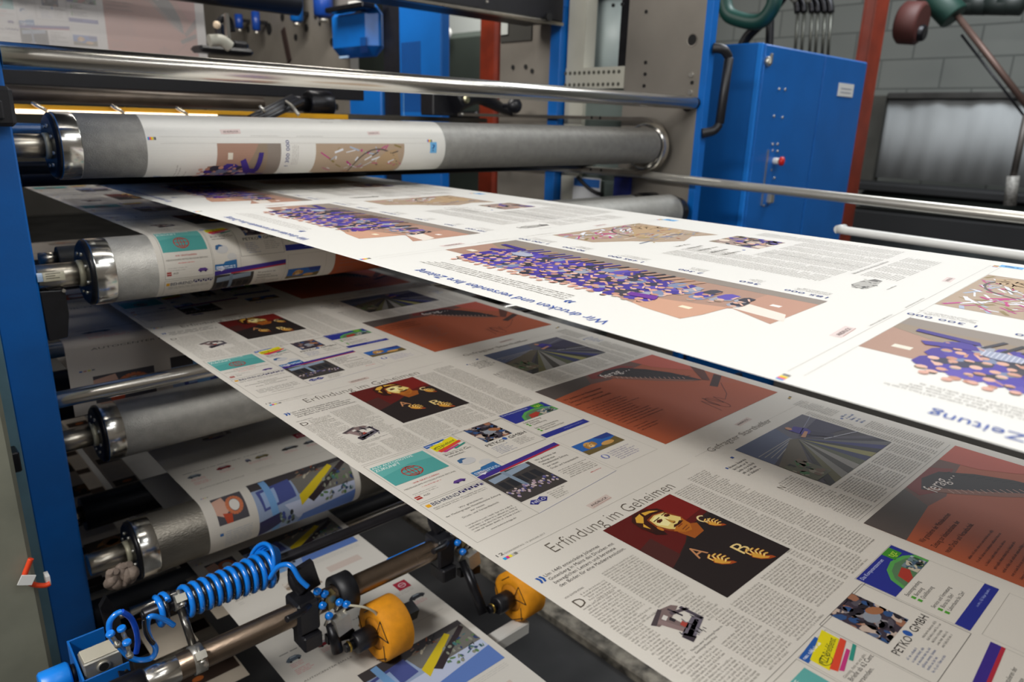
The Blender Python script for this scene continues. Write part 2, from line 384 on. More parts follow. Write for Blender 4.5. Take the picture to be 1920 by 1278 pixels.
def press_page(c):
    """left page with the feature on printing, plus its ads; right page with the copper advertisement"""
    near = c.detail >= 2
    # header
    c.rect(28, 11.6, 330, 11.9, '8a8680'); c.rect(352, 5, 660, 5.3, '9a968f')
    c.text('12', 8, 6.5, 4.2, DK, 8.5)
    c.text('DONNERSTAG, 19. JANUAR 2017', 18, 7, 2.4, '8a8680', 56)
    for i, k in enumerate(('1f9ad6', 'd8307c', 'e6d431', 'b9b5ad', '7b7872')): c.rect(10+i*3.6, 10.6, 13.6+i*3.6, 14.4, k, 2)
    c.P([(149, -4), (187, -6), (186, 4), (150, 6)], 'cdbdb4'); c.text('ANDRUCK', 153, 2.2, 3.6, '4b3a38', 29, 3, -0.05); c.line(153, 4.2, 186, 2.6, .4, 'a56a60')
    c.P([(487, -18), (527, -20), (526, -11), (488, -9)], 'cdbdb4'); c.text('ANDRUCK', 490, -12, 3.6, '5b4a46', 31, 3, -0.05)
    for i, k in enumerate(('8c8680', 'd7b02a', '4a4846')): c.rect(647+i*5, -18-i*1.5, 651+i*5, -14-i*1.5, k, 2)
    # headline and lead
    c.text('Erfindung im Geheimen', 57, 37.5, 17.2, '5e554b', 206, 3, off=-0.016)
    if near:
        for i, (t, w) in enumerate((('Um 1440 entwickelte Johannes', 78), ('Gutenberg in Mainz das Drucken mit', 93), ('beweglichen Lettern und bereitete', 88), ('den Boden für eine Medienrevolution.', 95))):
            c.text(t, 20.5, 59.5+i*6.6, 4.3, '4c4743', w)
        c.text('VON GÜNTER KÖNIG', 11, 94, 2.2, INK, 25)
        c.text('D', 12, 111, 11.5, '5e554b', 10.5)
        c.text('Nachbau einer Gutenberg-Presse im', 40, 207.5, 2.2, '4a4743', 46); c.text('Gutenberg-Museum Mainz', 40, 211.5, 2.2, '4a4743', 31)
    else:
        c.para(20, 56, 112, 80, 6.6, 3.2, '6a6560'); c.text('D', 12, 111, 11.5, '5e554b', 10.5)
    for k in (0, 4.2):
        c.P([(10.5+k, 54.8), (13.3+k, 54.8), (14.6+k, 59.5), (12.8+k, 64), (10.6+k, 64), (12+k, 59.4)], '1b4f9c', 3)
    # body columns
    c.para(26, 98, 60, 112); c.para(12, 113.5, 60, 160); c.para(12, 160, 38, 214); c.para(12, 215, 60, 259)
    c.para(65, 90, 113, 156); c.para(84, 160, 113, 196, ragged=True); c.para(66, 218, 113, 259)
    c.para(89, 198, 113, 216)
    c.para(118, 196, 169, 258); c.para(175, 194, 230, 250); c.para(235, 186, 246, 250)
    c.para(250, 44, 287, 250); c.para(292, 34, 330, 240)
    # photograph of a bearded man holding letters
    B = (124, 42, 244, 189); c.rect(*B, '33231f')
    c.P([(124, 42), (244, 42), (244, 92), (196, 98), (172, 112), (150, 120), (124, 150)], '5e1512', 2)
    c.P([(196, 42), (244, 42), (244, 84), (204, 88)], '7a1a15', 3)
    c.P([(124, 130), (160, 118), (190, 104), (244, 96), (244, 189), (124, 189)], '241c1c', 3)
    c.P([(124, 90), (150, 84), (150, 150), (124, 160)], '4a2320', 2.5)
    c.P([(182, 96), (196, 88), (214, 98), (206, 112), (186, 114)], 'a2561c', 4)          # neck
    c.P([(158, 62), (170, 50), (190, 48), (206, 56), (206, 70), (176, 72), (170, 92), (160, 84)], '2c0f0a', 4.1)    # hair
    c.P([(176, 60), (190, 57), (205, 60), (209, 70), (212, 80), (208, 86), (207, 94), (198, 102), (188, 100), (178, 90), (172, 76)], '8a3c14', 4.4)
    c.P([(178, 62), (190, 59), (203, 62), (206, 71), (210, 80), (205, 84), (203, 92), (197, 97), (188, 94), (180, 86), (175, 74)], 'e6cf7e', 4.7)
    c.P([(180, 64), (190, 61), (199, 64), (198, 72), (192, 80), (184, 82), (178, 74)], 'f1e6a6', 5.0)
    c.P([(160, 52), (172, 43), (190, 44), (205, 52), (207, 60), (190, 56), (176, 60), (168, 72), (163, 80), (157, 68)], '3a140c', 5.2)   # cap
    for q in (((163, 56), (170, 49), (180, 47), (178, 54), (168, 62)), ((183, 47), (194, 50), (202, 56), (190, 53), (182, 53)), ((162, 66), (167, 62), (165, 74))): c.P(list(q), 'dca93c', 5.6)
    c.P([(186, 90), (192, 86), (204, 84), (209, 82), (207, 94), (198, 103), (188, 101), (180, 92)], 'b56a20', 5.2)   # beard
    c.line(190, 96, 202, 94, 1.2, '7a3a16', 5.4); c.line(191, 99, 200, 98, 1.0, '7a3a16', 5.4)
    c.P([(180, 70), (185, 67), (191, 69), (188, 72), (182, 73)], '5a220e', 5.6); c.P([(197, 67), (202, 65), (206, 68), (203, 71), (198, 70)], '5a220e', 5.6)
    c.ell(185.5, 70.6, 1.6, 1.1, '1c0a06', 6, 8); c.ell(201.5, 68.8, 1.4, 1, '1c0a06', 6, 8); c.line(179, 67, 191, 65.6, 1.2, '3a140c', 6); c.line(196, 64.6, 205, 63.6, 1.1, '3a140c', 6)
    c.P([(194, 70), (196.5, 78), (199, 81), (193, 82), (192, 79)], 'b98a3c', 5.8); c.ell(195, 82, 2.6, .8, '6a2c10', 6, 8)
    c.P([(186, 88), (191, 84.5), (196, 85.5), (203, 83), (206, 86), (198, 88), (192, 88)], '3a140c', 6); c.line(191, 90, 200, 89, 1.2, '7c2a1c', 6.2)
    c.ell(173, 80, 2.4, 4.6, 'c77a28', 5.2, 10)
    c.ring(226, 98, 6, 6, 2.2, 'ecd9a0', 4, 14, .6, 2*PI-.6)
    hand(c, 228, 108, 0.8, .35)
    c.text('A', 157, 138, 17, 'c58a5e', 17, 4); hand(c, 172, 150, 0.95, .3)
    c.text('B', 199, 163, 17, 'ecd08a', 15, 4); hand(c, 210, 170, 1.0, .3)
    # cut-out picture of a wooden press
    c.P([(42, 166), (62, 158), (76, 161), (80, 166), (62, 172), (66, 196), (58, 198), (54, 172), (44, 172)], '7c6a68', 2)
    c.P([(40, 166), (62, 157), (64, 160), (43, 170)], '4b4145', 3)
    for q, k in ((((46, 168), (52, 166), (60, 188), (55, 190)), '8d7876'), (((54, 167), (60, 165), (61, 169), (55, 171)), 'd6d2cc'), (((58, 172), (62, 170), (63, 176), (59, 177)), '2f2a30'), (((66, 166), (84, 172), (84, 175), (65, 170)), '5a5058'), (((70, 162), (73, 176), (71, 177), (68, 163)), '3c3640'), (((50, 190), (78, 182), (84, 190), (56, 200)), '6a6470'), (((54, 193), (76, 186), (78, 189), (57, 197)), '8c8894'), (((60, 182), (66, 180), (68, 186), (61, 189)), 'a8443a'), (((78, 168), (82, 168), (84, 190), (80, 190)), '4b4450'), (((48, 192), (54, 190), (58, 200), (50, 202)), '3b343c')): c.P(list(q), k, 2.6)
    for i in range(22 if near else 6):
        R = c.rnd; x, y = R.uniform(50, 82), R.uniform(178, 198); c.line(x, y, x+R.uniform(-1, 1), y+R.uniform(2, 5), R.uniform(.6, 1.4), R.choice(['2c282e', '4d4850', '8a8690']), 3+i*.03)
    # ads
    c.rect(10, 263.6, 332, 264.1, '7b7872')
    c.frame(10, 268, 97, 383, .5, '8c887f')
    c.rect(13, 277, 92, 333, '4d9c98', 2); c.P([(13, 277), (92, 277), (92, 300), (60, 296), (13, 306)], '5fa9a4', 2.4)
    c.text('ALD AUTOMOTIVE', 14, 283, 4.4, 'e9eeea', 60, 4) ; c.text('ZUKUNFT', 14, 291, 6, 'e9eeea', 36, 4)
    c.ring(50, 314, 13, 12.5, 1.5, 'b8332c', 4); c.ring(50, 314, 5.5, 12.5, 1.2, 'b8332c', 4, 16); c.line(37, 314, 63, 314, 1.2, 'b8332c', 4); c.line(40, 306, 60, 306, 1.1, 'b8332c', 4); c.line(40, 322, 60, 322, 1.1, 'b8332c', 4); c.line(50, 301, 50, 327, 1.1, 'b8332c', 4)
    c.text('WIR GRATULIEREN', 32, 342, 3, 'b8332c', 38); c.text('MEDIENGRUPPE MITTELDEUTSCHE ZEITUNG', 15, 349, 2.6, '6a665f', 74)
    c.para(35, 353.5, 64, 354, 4, 1.4, 'b8332c'); c.para(16, 362, 50, 367, 4, 1.2, '8a867f')
    c.rect(13, 369, 21, 376, 'a02c26', 2); c.rect(13, 372, 21, 373, 'd8c8c0', 3); c.text('ALD', 24, 373.5, 3.2, '55504a', 9)
    c.P([(68, 371), (72, 367), (82, 367), (87, 371), (84, 373), (70, 373)], '5a3a86', 2); c.ell(73, 373, 2, 2, '3c2a60', 3, 8); c.ell(82, 373, 2, 2, '3c2a60', 3, 8)
    c.frame(9, 386, 98, 484, .5, '8c887f')
    c.rect(12, 391, 18, 397, 'dda321', 2); c.text('BEHREND', 19.5, 397, 6.6, '2c3350', 39, 3)
    c.rect(60, 389, 96, 394, '2b2650', 2)
    for k in range(4): c.rect(62+k*9, 390, 68+k*9, 396, 'e0dcd6', 3); c.rect(63+k*9, 391.5, 67+k*9, 395.5, '3b3568', 3.4)
    c.para(16, 401, 92, 408, 3.6, 1.5, '77736c')
    for i, (t, a, w) in enumerate((('Wir gratulieren', 38, 34), ('der Mediengruppe Mitteldeutsche Zeitung', 15, 78), ('zur neuen', 44, 20), ('Druck- und Versandtechnik', 28, 52))): c.text(t, a, 420+i*6.2, 3, '5d5953', w)
    c.para(20, 452, 88, 466, 4.6, 1.7, '6a665f'); c.text('www.behrend-bgs.de', 36, 475, 2.4, '4c4843', 36)
    c.P([(99, 269), (134, 266), (134, 275), (99, 277)], '2459a6', 2); c.para(101, 271.5, 131, 272, 4, 2, 'e8ecf4', L=3)
    c.P([(104, 276), (147, 266), (147, 281), (104, 292)], 'e3d416', 2.6); c.text('MZZ-Briefdienst', 107, 288, 6, '3b4a22', 38, 4, -.22); c.ring(113, 285, 7, 4.5, .5, '3b4a22', 4, 14)
    c.P([(106, 291), (149, 281), (149, 286), (108, 297)], 'd9472e', 3); c.P([(110, 297), (140, 290), (140, 293), (112, 300)], 'c2367c', 3.2); c.P([(128, 297), (150, 291), (150, 294), (129, 300)], '2f8f80', 3.4)
    c.frame(99, 268, 150, 375, .4, '9a968e')
    c.text('Günstig, dass es uns gibt.', 105, 304, 2.3, '7a766e', 40); c.text('Briefe ab 62 Cent', 106, 309, 4, '47433f', 42); c.text('versenden.', 106, 315, 4, '47433f', 27)
    c.ell(118, 336, 12, 9, 'c5c4c4', 2, 18); c.P([(106, 336), (108, 328), (116, 326), (122, 330), (114, 331), (110, 337)], '38628f', 3); c.ell(134, 352, 9, 7, 'c9c8c6', 2, 16)
    c.rect(100, 364, 142, 375, '2c6aa2', 2); c.P([(116, 364), (120, 360), (142, 358), (142, 364)], '2c6aa2', 2.3); c.para(102, 368, 140, 373, 3.4, 1.8, 'dfe8f2', L=3)
    c.frame(152, 261.5, 241, 354, .5, '4d4a46'); B = (172, 262, 219, 311)
    c.photo(*B, '3d3440', ['8f8a8e', 'b48e7a', '2f4f80', '55505a', '241f28', '9c6a52', '5c6b8a', 'c4b0a2'], 60 if near else 24, 5, (.05, .17))
    c.ell(198, 288, 10, 7, '8e949e', 4, 14); c.ell(208, 286, 9, 5, 'a06a48', 4.3, 14, .5, B)
    c.text('PETKO', 164, 323, 7, '38332f', 31, 3); c.ell(199, 317, 3.6, 4, '2a57a4', 3, 12); c.text('GMBH', 205, 322, 7, '38332f', 31, 3)
    c.para(165, 328, 196, 348, 3.8, 1.5, '6b7390', ragged=True); c.para(203, 327, 238, 346, 3.8, 1.5, '7b7873', ragged=True)
    c.frame(243, 254, 333, 351, .4, '9a968e')
    c.rect(244, 255, 332, 291, '27308c', 2); c.rect(306, 255, 325, 268, '3f8c2c', 3); c.text('tgz', 309, 265, 7, 'b7d84a', 12, 4)
    c.P([(332, 291), (262, 291), (268, 278), (282, 269), (300, 266), (320, 270), (332, 278)], '56a050', 3); c.P([(328, 291), (267, 291), (273, 280), (284, 273), (300, 270), (318, 274), (328, 281)], '567a56', 3.4)
    c.P([(276, 291), (280, 280), (298, 277), (300, 284), (288, 291)], 'a8382c', 3.8); c.photo(300, 276, 327, 291, '4a6076', ['a9b4bc', '2c3038', '71848c', '3b5a38', 'c0b8a4'], 26, 9, (.08, .2), 3.8)
    c.text('Das Kompetenzzentrum', 247, 261, 3.8, 'c9d2ee', 50, 4)
    for i, (t, a, g) in enumerate((('Existenzgründung', 254, 0), ('Beratung', 261, 1), ('Qualifizierung', 261, 1), ('', 0, 0), ('Service und Vermietung', 254, 0), ('Büros bis 30m²', 261, 1), ('Laborräume bis 22m²', 261, 1))):
        if t: c.text(t, a, 298.5+i*5.6, 3.6, '4b4844')
        if g: c.rect(254, 295+i*5.6, 258, 298.8+i*5.6, '4b9c2c', 2)
    c.rect(244, 340, 332, 352, '27308c', 2); c.para(286, 345, 326, 346, 4, 1.6, '8f9bd0', L=3)
    # ad with purple band and crowd in front of a building
    c.P([(99, 377), (242, 368), (242, 376), (99, 386)], '3c2a86', 2.4); c.P([(130, 383), (242, 376), (242, 379), (130, 386)], 'b02a3c', 2.6)
    c.rect(99, 386, 176, 454, '3f3b3a'); c.P([(104, 392), (170, 386), (170, 396), (104, 404)], '8b9bae', 2); c.P([(128, 386), (134, 386), (136, 430), (130, 430)], '7c8da0', 2.4)
    for i in range(5): c.rect(106+i*13, 406, 116+i*13, 424, '24262c', 2)
    for i in range(70 if near else 26): c.ell(102+i*(72/70 if near else 2.8), 434+8*math.sin(i*.4)*.3+c.rnd.uniform(-6, 8), 1.7, 2.2, c.rnd.choice(['b9a6b4', '6f6a9c', 'a48e98', '4a4a80', 'c4b4b0']), 3+(i % 5)*.2, 7)
    c.P([(102, 372), (112, 368), (121, 372), (112, 378)], 'e6e6f0', 3); c.text('NELO', 105, 374, 4, '2f3580', 14, 4)
    c.P([(103, 464), (110, 458), (117, 461), (124, 458), (131, 464), (124, 470), (117, 467), (110, 470)], '2d3180', 2); c.text('NELO', 107, 466.5, 4.6, 'e0e0ea', 20, 3)
    c.para(136, 458, 165, 474, 3.6, 1.5, '7a766f', ragged=True)
    for i, (t, w) in enumerate((('Wir gratulieren der', 38), ('Mediengruppe', 28), ('Mitteldeutsche Zeitung', 44), ('zur neuen', 20), ('Druck- und Versandtechnik', 50))): c.text(t, 184, 392+i*7, 3.8, '4a4642', w)
    c.para(186, 428, 238, 450, 4, 1.6, '77736c'); c.para(214, 456, 234, 457, 4, 1.6, 'b8332c')
    c.line(98, 484, 242, 474, .5, '8c90b0', 2); c.line(242, 376, 242, 474, .4, 'a09c94')
    # dog ad
    B = (249, 392, 322, 424); c.frame(247, 360, 333, 470, .4, 'a8a49c')
    c.rect(*B, '2c62ac', 2); c.P([(249, 424), (249, 412), (280, 416), (322, 406), (322, 424)], '6a5a34', 2.4); c.P([(292, 392), (322, 392), (322, 404), (300, 402)], '2a3f86', 2.6)
    c.ell(272, 404, 9, 8, 'c99a58', 3, 16); c.ell(264, 407, 3, 6, 'a87838', 3.4, 10); c.ell(281, 404, 3, 6, 'a87838', 3.4, 10); c.ell(272, 408, 4, 3.4, 'e2c08a', 3.8, 10); c.ell(272, 407, 1.4, 1, '2b2018', 4.2, 8); c.ell(268.5, 402, 1, 1, '2b2018', 4.2, 8); c.ell(275.5, 402, 1, 1, '2b2018', 4.2, 8)
    c.ell(298, 414, 12, 5, 'c99a58', 3.2, 14)
    c.ell(262, 440, 6, 6, '7a80b4', 2, 12); c.ell(262, 440, 3, 5, 'd9d6cf', 3, 10); c.para(272, 434, 318, 460, 4.4, 1.7, '8a86a0', ragged=True)
    # right page: story with the production-line photograph
    c.text('Gefragter Starthelfer', 381, 12, 10.5, '6a6259', 162, 3, off=-0.014)
    c.rect(385, 36, 390, 40, '2a4a94', 2); c.para(392, 34, 408, 104, 8.8, 3.6, '66625b', ragged=True) if False else None
    c.para(358, 50, 404, 76, 6.4, 2.8, '5f5b55', ragged=True); c.rect(353, 48, 356, 52, '2a4a94', 3)
    c.text('N', 357, 124, 9, '6a6259', 8); c.para(368, 112, 402, 124); c.para(356, 126, 402, 208)
    B = (411, 28, 603, 156); c.rect(*B, '3f3a42')
    c.P([(411, 28), (603, 28), (603, 70), (520, 66), (500, 62), (411, 60)], '5a5866', 2); c.P([(411, 28), (520, 28), (506, 60), (440, 78), (411, 84)], '4d5672', 2.3)
    c.P([(520, 62), (603, 50), (603, 96), (536, 80)], '35304a', 2.6)
    for i in range(13):
        a = 411+i*16; col = ['2e2a26', '5e5a36', '7c7a74', '39342c', '8a8680', '4f5236', '262a58', '8f8a52', '23222a', '2a2c6c', '5d5c60', '2c2836', '4e4a58'][i]
        c.Pc([(512, 66), (517, 66), (a+15+i*2, 156), (a+i*2-4, 156)], col, 3+i*.12, B)
    c.Pc([(500, 60), (512, 66), (411, 140), (411, 90)], '5b5242', 4.6, B); c.photo(411, 96, 452, 140, '5a5a44', ['3c6a3a', '8a8472', '2c2a28', '6e5a48'], 26, 6, (.06, .16), 5)
    for i in range(7): c.line(415+i*5, 60+i*6, 505, 58+i*2, 1.2, 'a09c98', 3.6, B)
    c.P([(528, 44), (548, 42), (556, 58), (548, 72), (530, 66)], '3a2a88', 5); c.ell(534, 41, 4.5, 5, 'c08a6a', 5.4, 12); c.P([(520, 66), (544, 60), (546, 64), (524, 71)], 'c08a6a', 5.6); c.P([(536, 70), (552, 66), (566, 92), (556, 96)], '2a2440', 5.2)
    c.line(540, 90, 603, 110, 1.6, 'b8b8c4', 5, B); c.line(530, 60, 603, 40, 1.0, '8c8ca0', 5, B)
    c.para(411, 162, 458, 208); c.para(464, 162, 512, 208); c.para(518, 162, 566, 208); c.para(572, 160, 604, 208); c.para(608, 30, 624, 208); c.para(630, 0, 662, 60); c.para(630, 108, 662, 205)
    c.rect(632, 72, 636, 76, '3a5aa4', 2); c.para(640, 70, 666, 100, 7, 2.8, '7a8ab4', ragged=True)
    c.rect(354, 212, 660, 212.4, '7b7872')
    # copper advertisement with the pen nib
    B = (354, 218, 662, 468); c.rect(*B, 'a8573a', 1)
    c.P([(354, 218), (662, 218), (662, 236), (560, 246), (470, 262), (354, 268)], '6b4a42', 2); c.P([(354, 218), (474, 218), (450, 252), (354, 262)], '564d49', 2.2)
    c.P([(480, 218), (560, 218), (580, 240), (500, 250), (470, 236)], '7d2f2a', 2.5); c.P([(596, 218), (662, 218), (662, 330), (630, 300), (604, 262)], 'b85848', 2.3)
    c.P([(354, 262), (450, 252), (520, 262), (560, 300), (662, 420), (662, 468), (354, 468)], 'ab5534', 2.5)
    c.P([(488, 232), (520, 222), (556, 230), (584, 262), (604, 300), (616, 356), (598, 350), (560, 318), (520, 276), (500, 250)], '2b2224', 3)
    c.P([(490, 238), (500, 236), (540, 284), (584, 328), (612, 354), (590, 346), (548, 308), (506, 262)], '8a5a48', 3.4)
    for i in range(15): c.line(508+i*6.3, 262+i*5.2, 512+i*6.3, 254+i*5.2, 1.2, 'c9a090', 3.8)
    for i in range(12): c.line(556+i*4.2, 236+i*8, 566+i*4.6, 240+i*8.4, 2.2, '1d1719', 3.3)
    c.P([(616, 356), (662, 300), (662, 330), (624, 366)], '5d3328', 3.1); c.P([(600, 380), (658, 352), (660, 366), (606, 392)], '3f2620', 3.0)
    c.text('ferag…', 492, 248, 17, 'e6dcd6', 66, 5)
    for i, (t, w) in enumerate((('Wir gratulieren der Mitteldeutschen', 88), ('Zeitung zur Inbetriebnahme der', 78), ('neuen Druck- und Versandtechnik.', 84))): c.text(t, 362, 276+i*12, 5.6, '35211c', w, 4)
    c.para(366, 316, 470, 392, 7.5, 1.9, '5c2e22', L=4, ragged=True); c.para(366, 404, 420, 420, 7, 1.9, '5c2e22', L=4, ragged=True)
    p = [(520, 452), (528, 410), (536, 440), (540, 404), (552, 436), (560, 412), (566, 430), (590, 418), (628, 384)]
    for i in range(len(p)-1): c.line(*p[i], *p[i+1], 1.0, '4a2620', 4)
    c.ring(544, 430, 10, 22, .8, '4a2620', 4, 14)

def crowd(c, a0, a1, top, bot, n, seed, big=1.0):
    R = random.Random(seed); rows = 7; m = max(2, n//rows)
    for r in range(rows):
        d0 = top+(bot-top)*r/rows
        for i in range(m):
            a = a0+(a1-a0)*(i+.5*(r % 2)+.25)/m+R.uniform(-3, 3)*big; d = d0+R.uniform(-4, 4); k = big*R.uniform(.85, 1.25)
            col = R.choice(['4a3aa0', '41318e', '34324a', '4c3a9c', '3b3946', '5a4aa8', '2f2d3a', '7a86a4', '43308e', '9a9eac']); L = 3+r*.45+i*.004
            c.P([(a-7*k, d+5*k), (a-4*k, d+1), (a+4*k, d+1), (a+8*k, d+6*k), (a+7*k, d+20*k), (a+3*k, d+26*k), (a-6*k, d+24*k)], col, L)
            sk = R.choice(['d9a994', 'cf9c88', 'e0b4a0', 'c08c76'])
            if R.random() < .65:
                x, y = a+R.uniform(-7, 7)*k, d+R.uniform(14, 19)*k
                c.P([(a-7*k, d+8*k), (a-5*k, d+7*k), (x, y), (x-2*k, y+2*k)], sk, L+.12)
            c.ell(a, d-2.6*k, 3.5*k, 4.3*k, sk, L+.16, 10)
            if R.random() < .6: c.P([(a-3.6*k, d-3*k), (a-2.6*k, d-6.4*k), (a+1*k, d-7.4*k), (a+3.4*k, d-5*k), (a+3.5*k, d-2.6*k), (a+1.5*k, d-4.6*k)], R.choice(['4a3a30', '2a2420', '8a7460', 'a89a8c']), L+.2)

def anniversary_page(c, c2):
    """c: rotated spread with the staff photograph; c2: upright right-hand page"""
    near = c.detail >= 2
    c.text('Wir drucken und versenden Ihre Zeitung', 160, 27, 13.5, '2d4fa0', 278, 3)
    c.P([(226, 46), (229, 46), (231, 51), (228, 56), (226, 56), (228, 51)], '23489c', 3); c.P([(231, 46), (234, 46), (236, 51), (233, 56), (231, 56), (233, 51)], '23489c', 3)
    for i in range(4): c.para(240+i*1, 53+i*6.2, 476-i*6, 54+i*6.2, 6.2, 2.6, '9a9690')
    # staff photograph, cut out along the heads
    top = [(68, 133), (96, 146), (118, 155), (121, 113), (126, 67), (150, 74), (185, 79), (204, 92), (236, 104)]
    c.P([(65, 262)]+[(65, 133), (96, 148), (118, 158), (118, 262)], 'b98d78', 1.2)
    c.P([(118, 262), (118, 155), (121, 113), (127, 84), (152, 90), (190, 98), (240, 112), (470, 112), (472, 128), (518, 129), (518, 262)], 'a98674', 1)
    c.P([(118, 156), (121, 113), (127, 84), (175, 92), (190, 98), (200, 128), (160, 140)], 'c99a80', 1.6)
    c.P([(65, 262), (65, 240), (300, 236), (518, 232), (518, 262)], '8d8278', 1.8); c.P([(280, 262), (518, 262), (518, 214), (470, 190), (380, 226)], '93826f', 1.7)
    c.P([(60, 150), (118, 158), (112, 186), (70, 176)], 'e6dcd0', 1.5)
    c.rect(140, 120, 152, 128, 'e9e0c4', 2); c.rect(86, 196, 96, 204, 'efe6e0', 2); c.rect(486, 150, 500, 160, 'e2dccc', 2)
    crowd(c, 186, 470, 106, 200, 150 if near else 84, 8, 1.0)
    for i in range(17): c.ell(246+i*13.4+c.rnd.uniform(-2, 2), 99+c.rnd.uniform(-4, 5), 3.6, 4.4, 'd6a594', 7, 10)
    crowd(c, 110, 190, 160, 190, 14, 3)
    c.ell(430, 188, 16, 12, '9aa0b6', 7.2, 16)
    for i in range(9): c.line(417+i*3.3, 179, 417+i*3.3, 197, .9, 'c9ccd8', 7.4)
    c.P([(446, 190), (482, 176), (488, 186), (452, 204)], '43308e', 7); c.P([(448, 206), (500, 214), (500, 224), (452, 218)], '3a2a80', 7)
    c.P([(180, 122), (212, 118), (216, 132), (186, 138)], '6a2c92', 7)
    for i in range(20): c.line(200+i*13, 196+(i % 3)*6, 190+i*13, 236, 4.2, c.rnd.choice(['3c2f86', '2c2930', '4a3a94', 'b8917a', '35323c']), 6.5)
    for t, a, w in (('1 300 000', 467, 58), ('90 000', 398, 40), ('1 495 000', 303, 55), ('2 300', 218, 32), ('360', 146, 24), ('185 000', 71, 46)):
        c.text(t, a, 281, 8.2, '23397f', w, 3); c.para(a+4, 288, a+w-2, 303, 4, 1.6, '9a9690', ragged=True)
    for d in (27, 317):
        pass
    # fold rules and marks across the web
    for k in (0, 12): c2.line(24, k, 650, k-1, .35, 'a9a59d', 1)
    for i, col in enumerate(('1f9ad6', 'e0408a', 'f0a010', 'e6d431', '9a968f', '3a3a3a')): c2.rect(3+i*2.4, 0.5, 5.4+i*2.4, 6, col, 2); c2.rect(640+i*2.4, 2, 642.4+i*2.4, 8, col, 2)
    c2.P([(140, -16), (182, -18), (181, -8), (141, -6)], 'dccbc6'); c2.text('ANDRUCK', 146, -9, 4, '5a3c3a', 31, 3, -.04); c2.line(146, -6.5, 181, -8.5, .5, 'b4766c')
    c2.P([(476, -16), (510, -18), (510, -9), (477, -7)], 'dccbc6'); c2.text('ANDRUCK', 480, -10, 3.6, '6a4c4a', 26, 3, -.04)
    c2.para(200, -4, 262, -1, 4, 1.4, '9a968f'); c2.para(300, -4, 362, -1, 4, 1.4, '9a968f')
    # upright page
    B = (342, 12, 572, 168)
    c2.P([(342, 12), (572, 12), (572, 168), (520, 150), (470, 168), (430, 150), (400, 120), (342, 92)], 'b09a84', 1)
    R = random.Random(4)
    for i in range(90 if near else 34):
        a = R.uniform(350, 560); d = R.uniform(14, 72); c2.line(a, d, a+R.uniform(-26, 26), d+R.uniform(4, 18), R.uniform(1.4, 4.6), R.choice(['c0307c', 'dfe2ea', 'a9b4c8', '8c7a4a', 'b83a84', 'e4e6ec']), 2+i*.01, B)
    c2.P([(430, 104), (470, 74), (520, 30), (548, 24), (566, 60), (560, 110), (500, 128)], 'b69a78', 3.2); c2.ring(500, 80, 62, 56, 3.2, '5c554f', 3, 18, 2.8, 6.0)
    for i in range(90 if near else 34):
        a = R.uniform(420, 560); d = R.uniform(86, 146); c2.line(a, d, a+R.uniform(-30, 30), d+R.uniform(-6, 8), R.uniform(1, 4), R.choice(['8a93ac', '6c7690', 'bba46a', 'c7bfb4', '9a5a44', 'd8c8b8']), 3+i*.01, B)
    for i in range(26 if near else 10):
        a = R.uniform(480, 560); d = R.uniform(20, 70); c2.line(a, d, a+R.uniform(-18, 18), d+R.uniform(-3, 12), R.uniform(1, 3), R.choice(['c0307c', 'dfe2ea', '4a4440']), 3.2, B)
    c2.rect(648, 8, 668, 34, '6fb1e0', 1); c2.text('?', 654, 29, 16, '1e3f8c', 8, 3)
    c2.photo(500, 192, 590, 272, 'a08a80', ['43308e', '2c2a30', 'c99a80', '8f7f68', 'd9c9b8', '5a4a90'], 50 if near else 20, 12, (.05, .16))
    for i in range(5): c2.para(414, 186+i*19, 470, 188+i*19, 19, 4.2, '8e8a84', ragged=True)
    c2.rect(470, 262, 475, 266, '4a60a8', 2)
    for a in (352, 400, 448, 480, 528, 576, 622):
        c2.para(a, 205 if a < 410 or a > 596 else 290, a+42, 420, 3.6, 1.5, '9d9992')
    c2.para(430, 428, 560, 430, 4, 3.2, 'a09c96')
    for a in (430, 478, 526, 574): c2.para(a, 438, a+42, 480, 3.6, 1.5, '9d9992')
    for i in range(26): x_, y_ = 352+R.uniform(0, 60), 452+R.uniform(0, 18); c2.line(x_, y_, x_+R.uniform(-8, 8), y_+R.uniform(-4, 4), R.uniform(.8, 3), R.choice(['3e3c3a', '77736e', 'a8a49e', '5a5753']), 2+i*.02)
    c2.P([(352, 456), (372, 450), (400, 452), (420, 458), (416, 468), (380, 472), (356, 470)], 'b4b1ab', 1.5); c2.P([(404, 456), (420, 458), (416, 468), (404, 466)], '6d6a66', 2)
    c2.para(372, 486, 404, 488, 4, 1.8, '88847e')

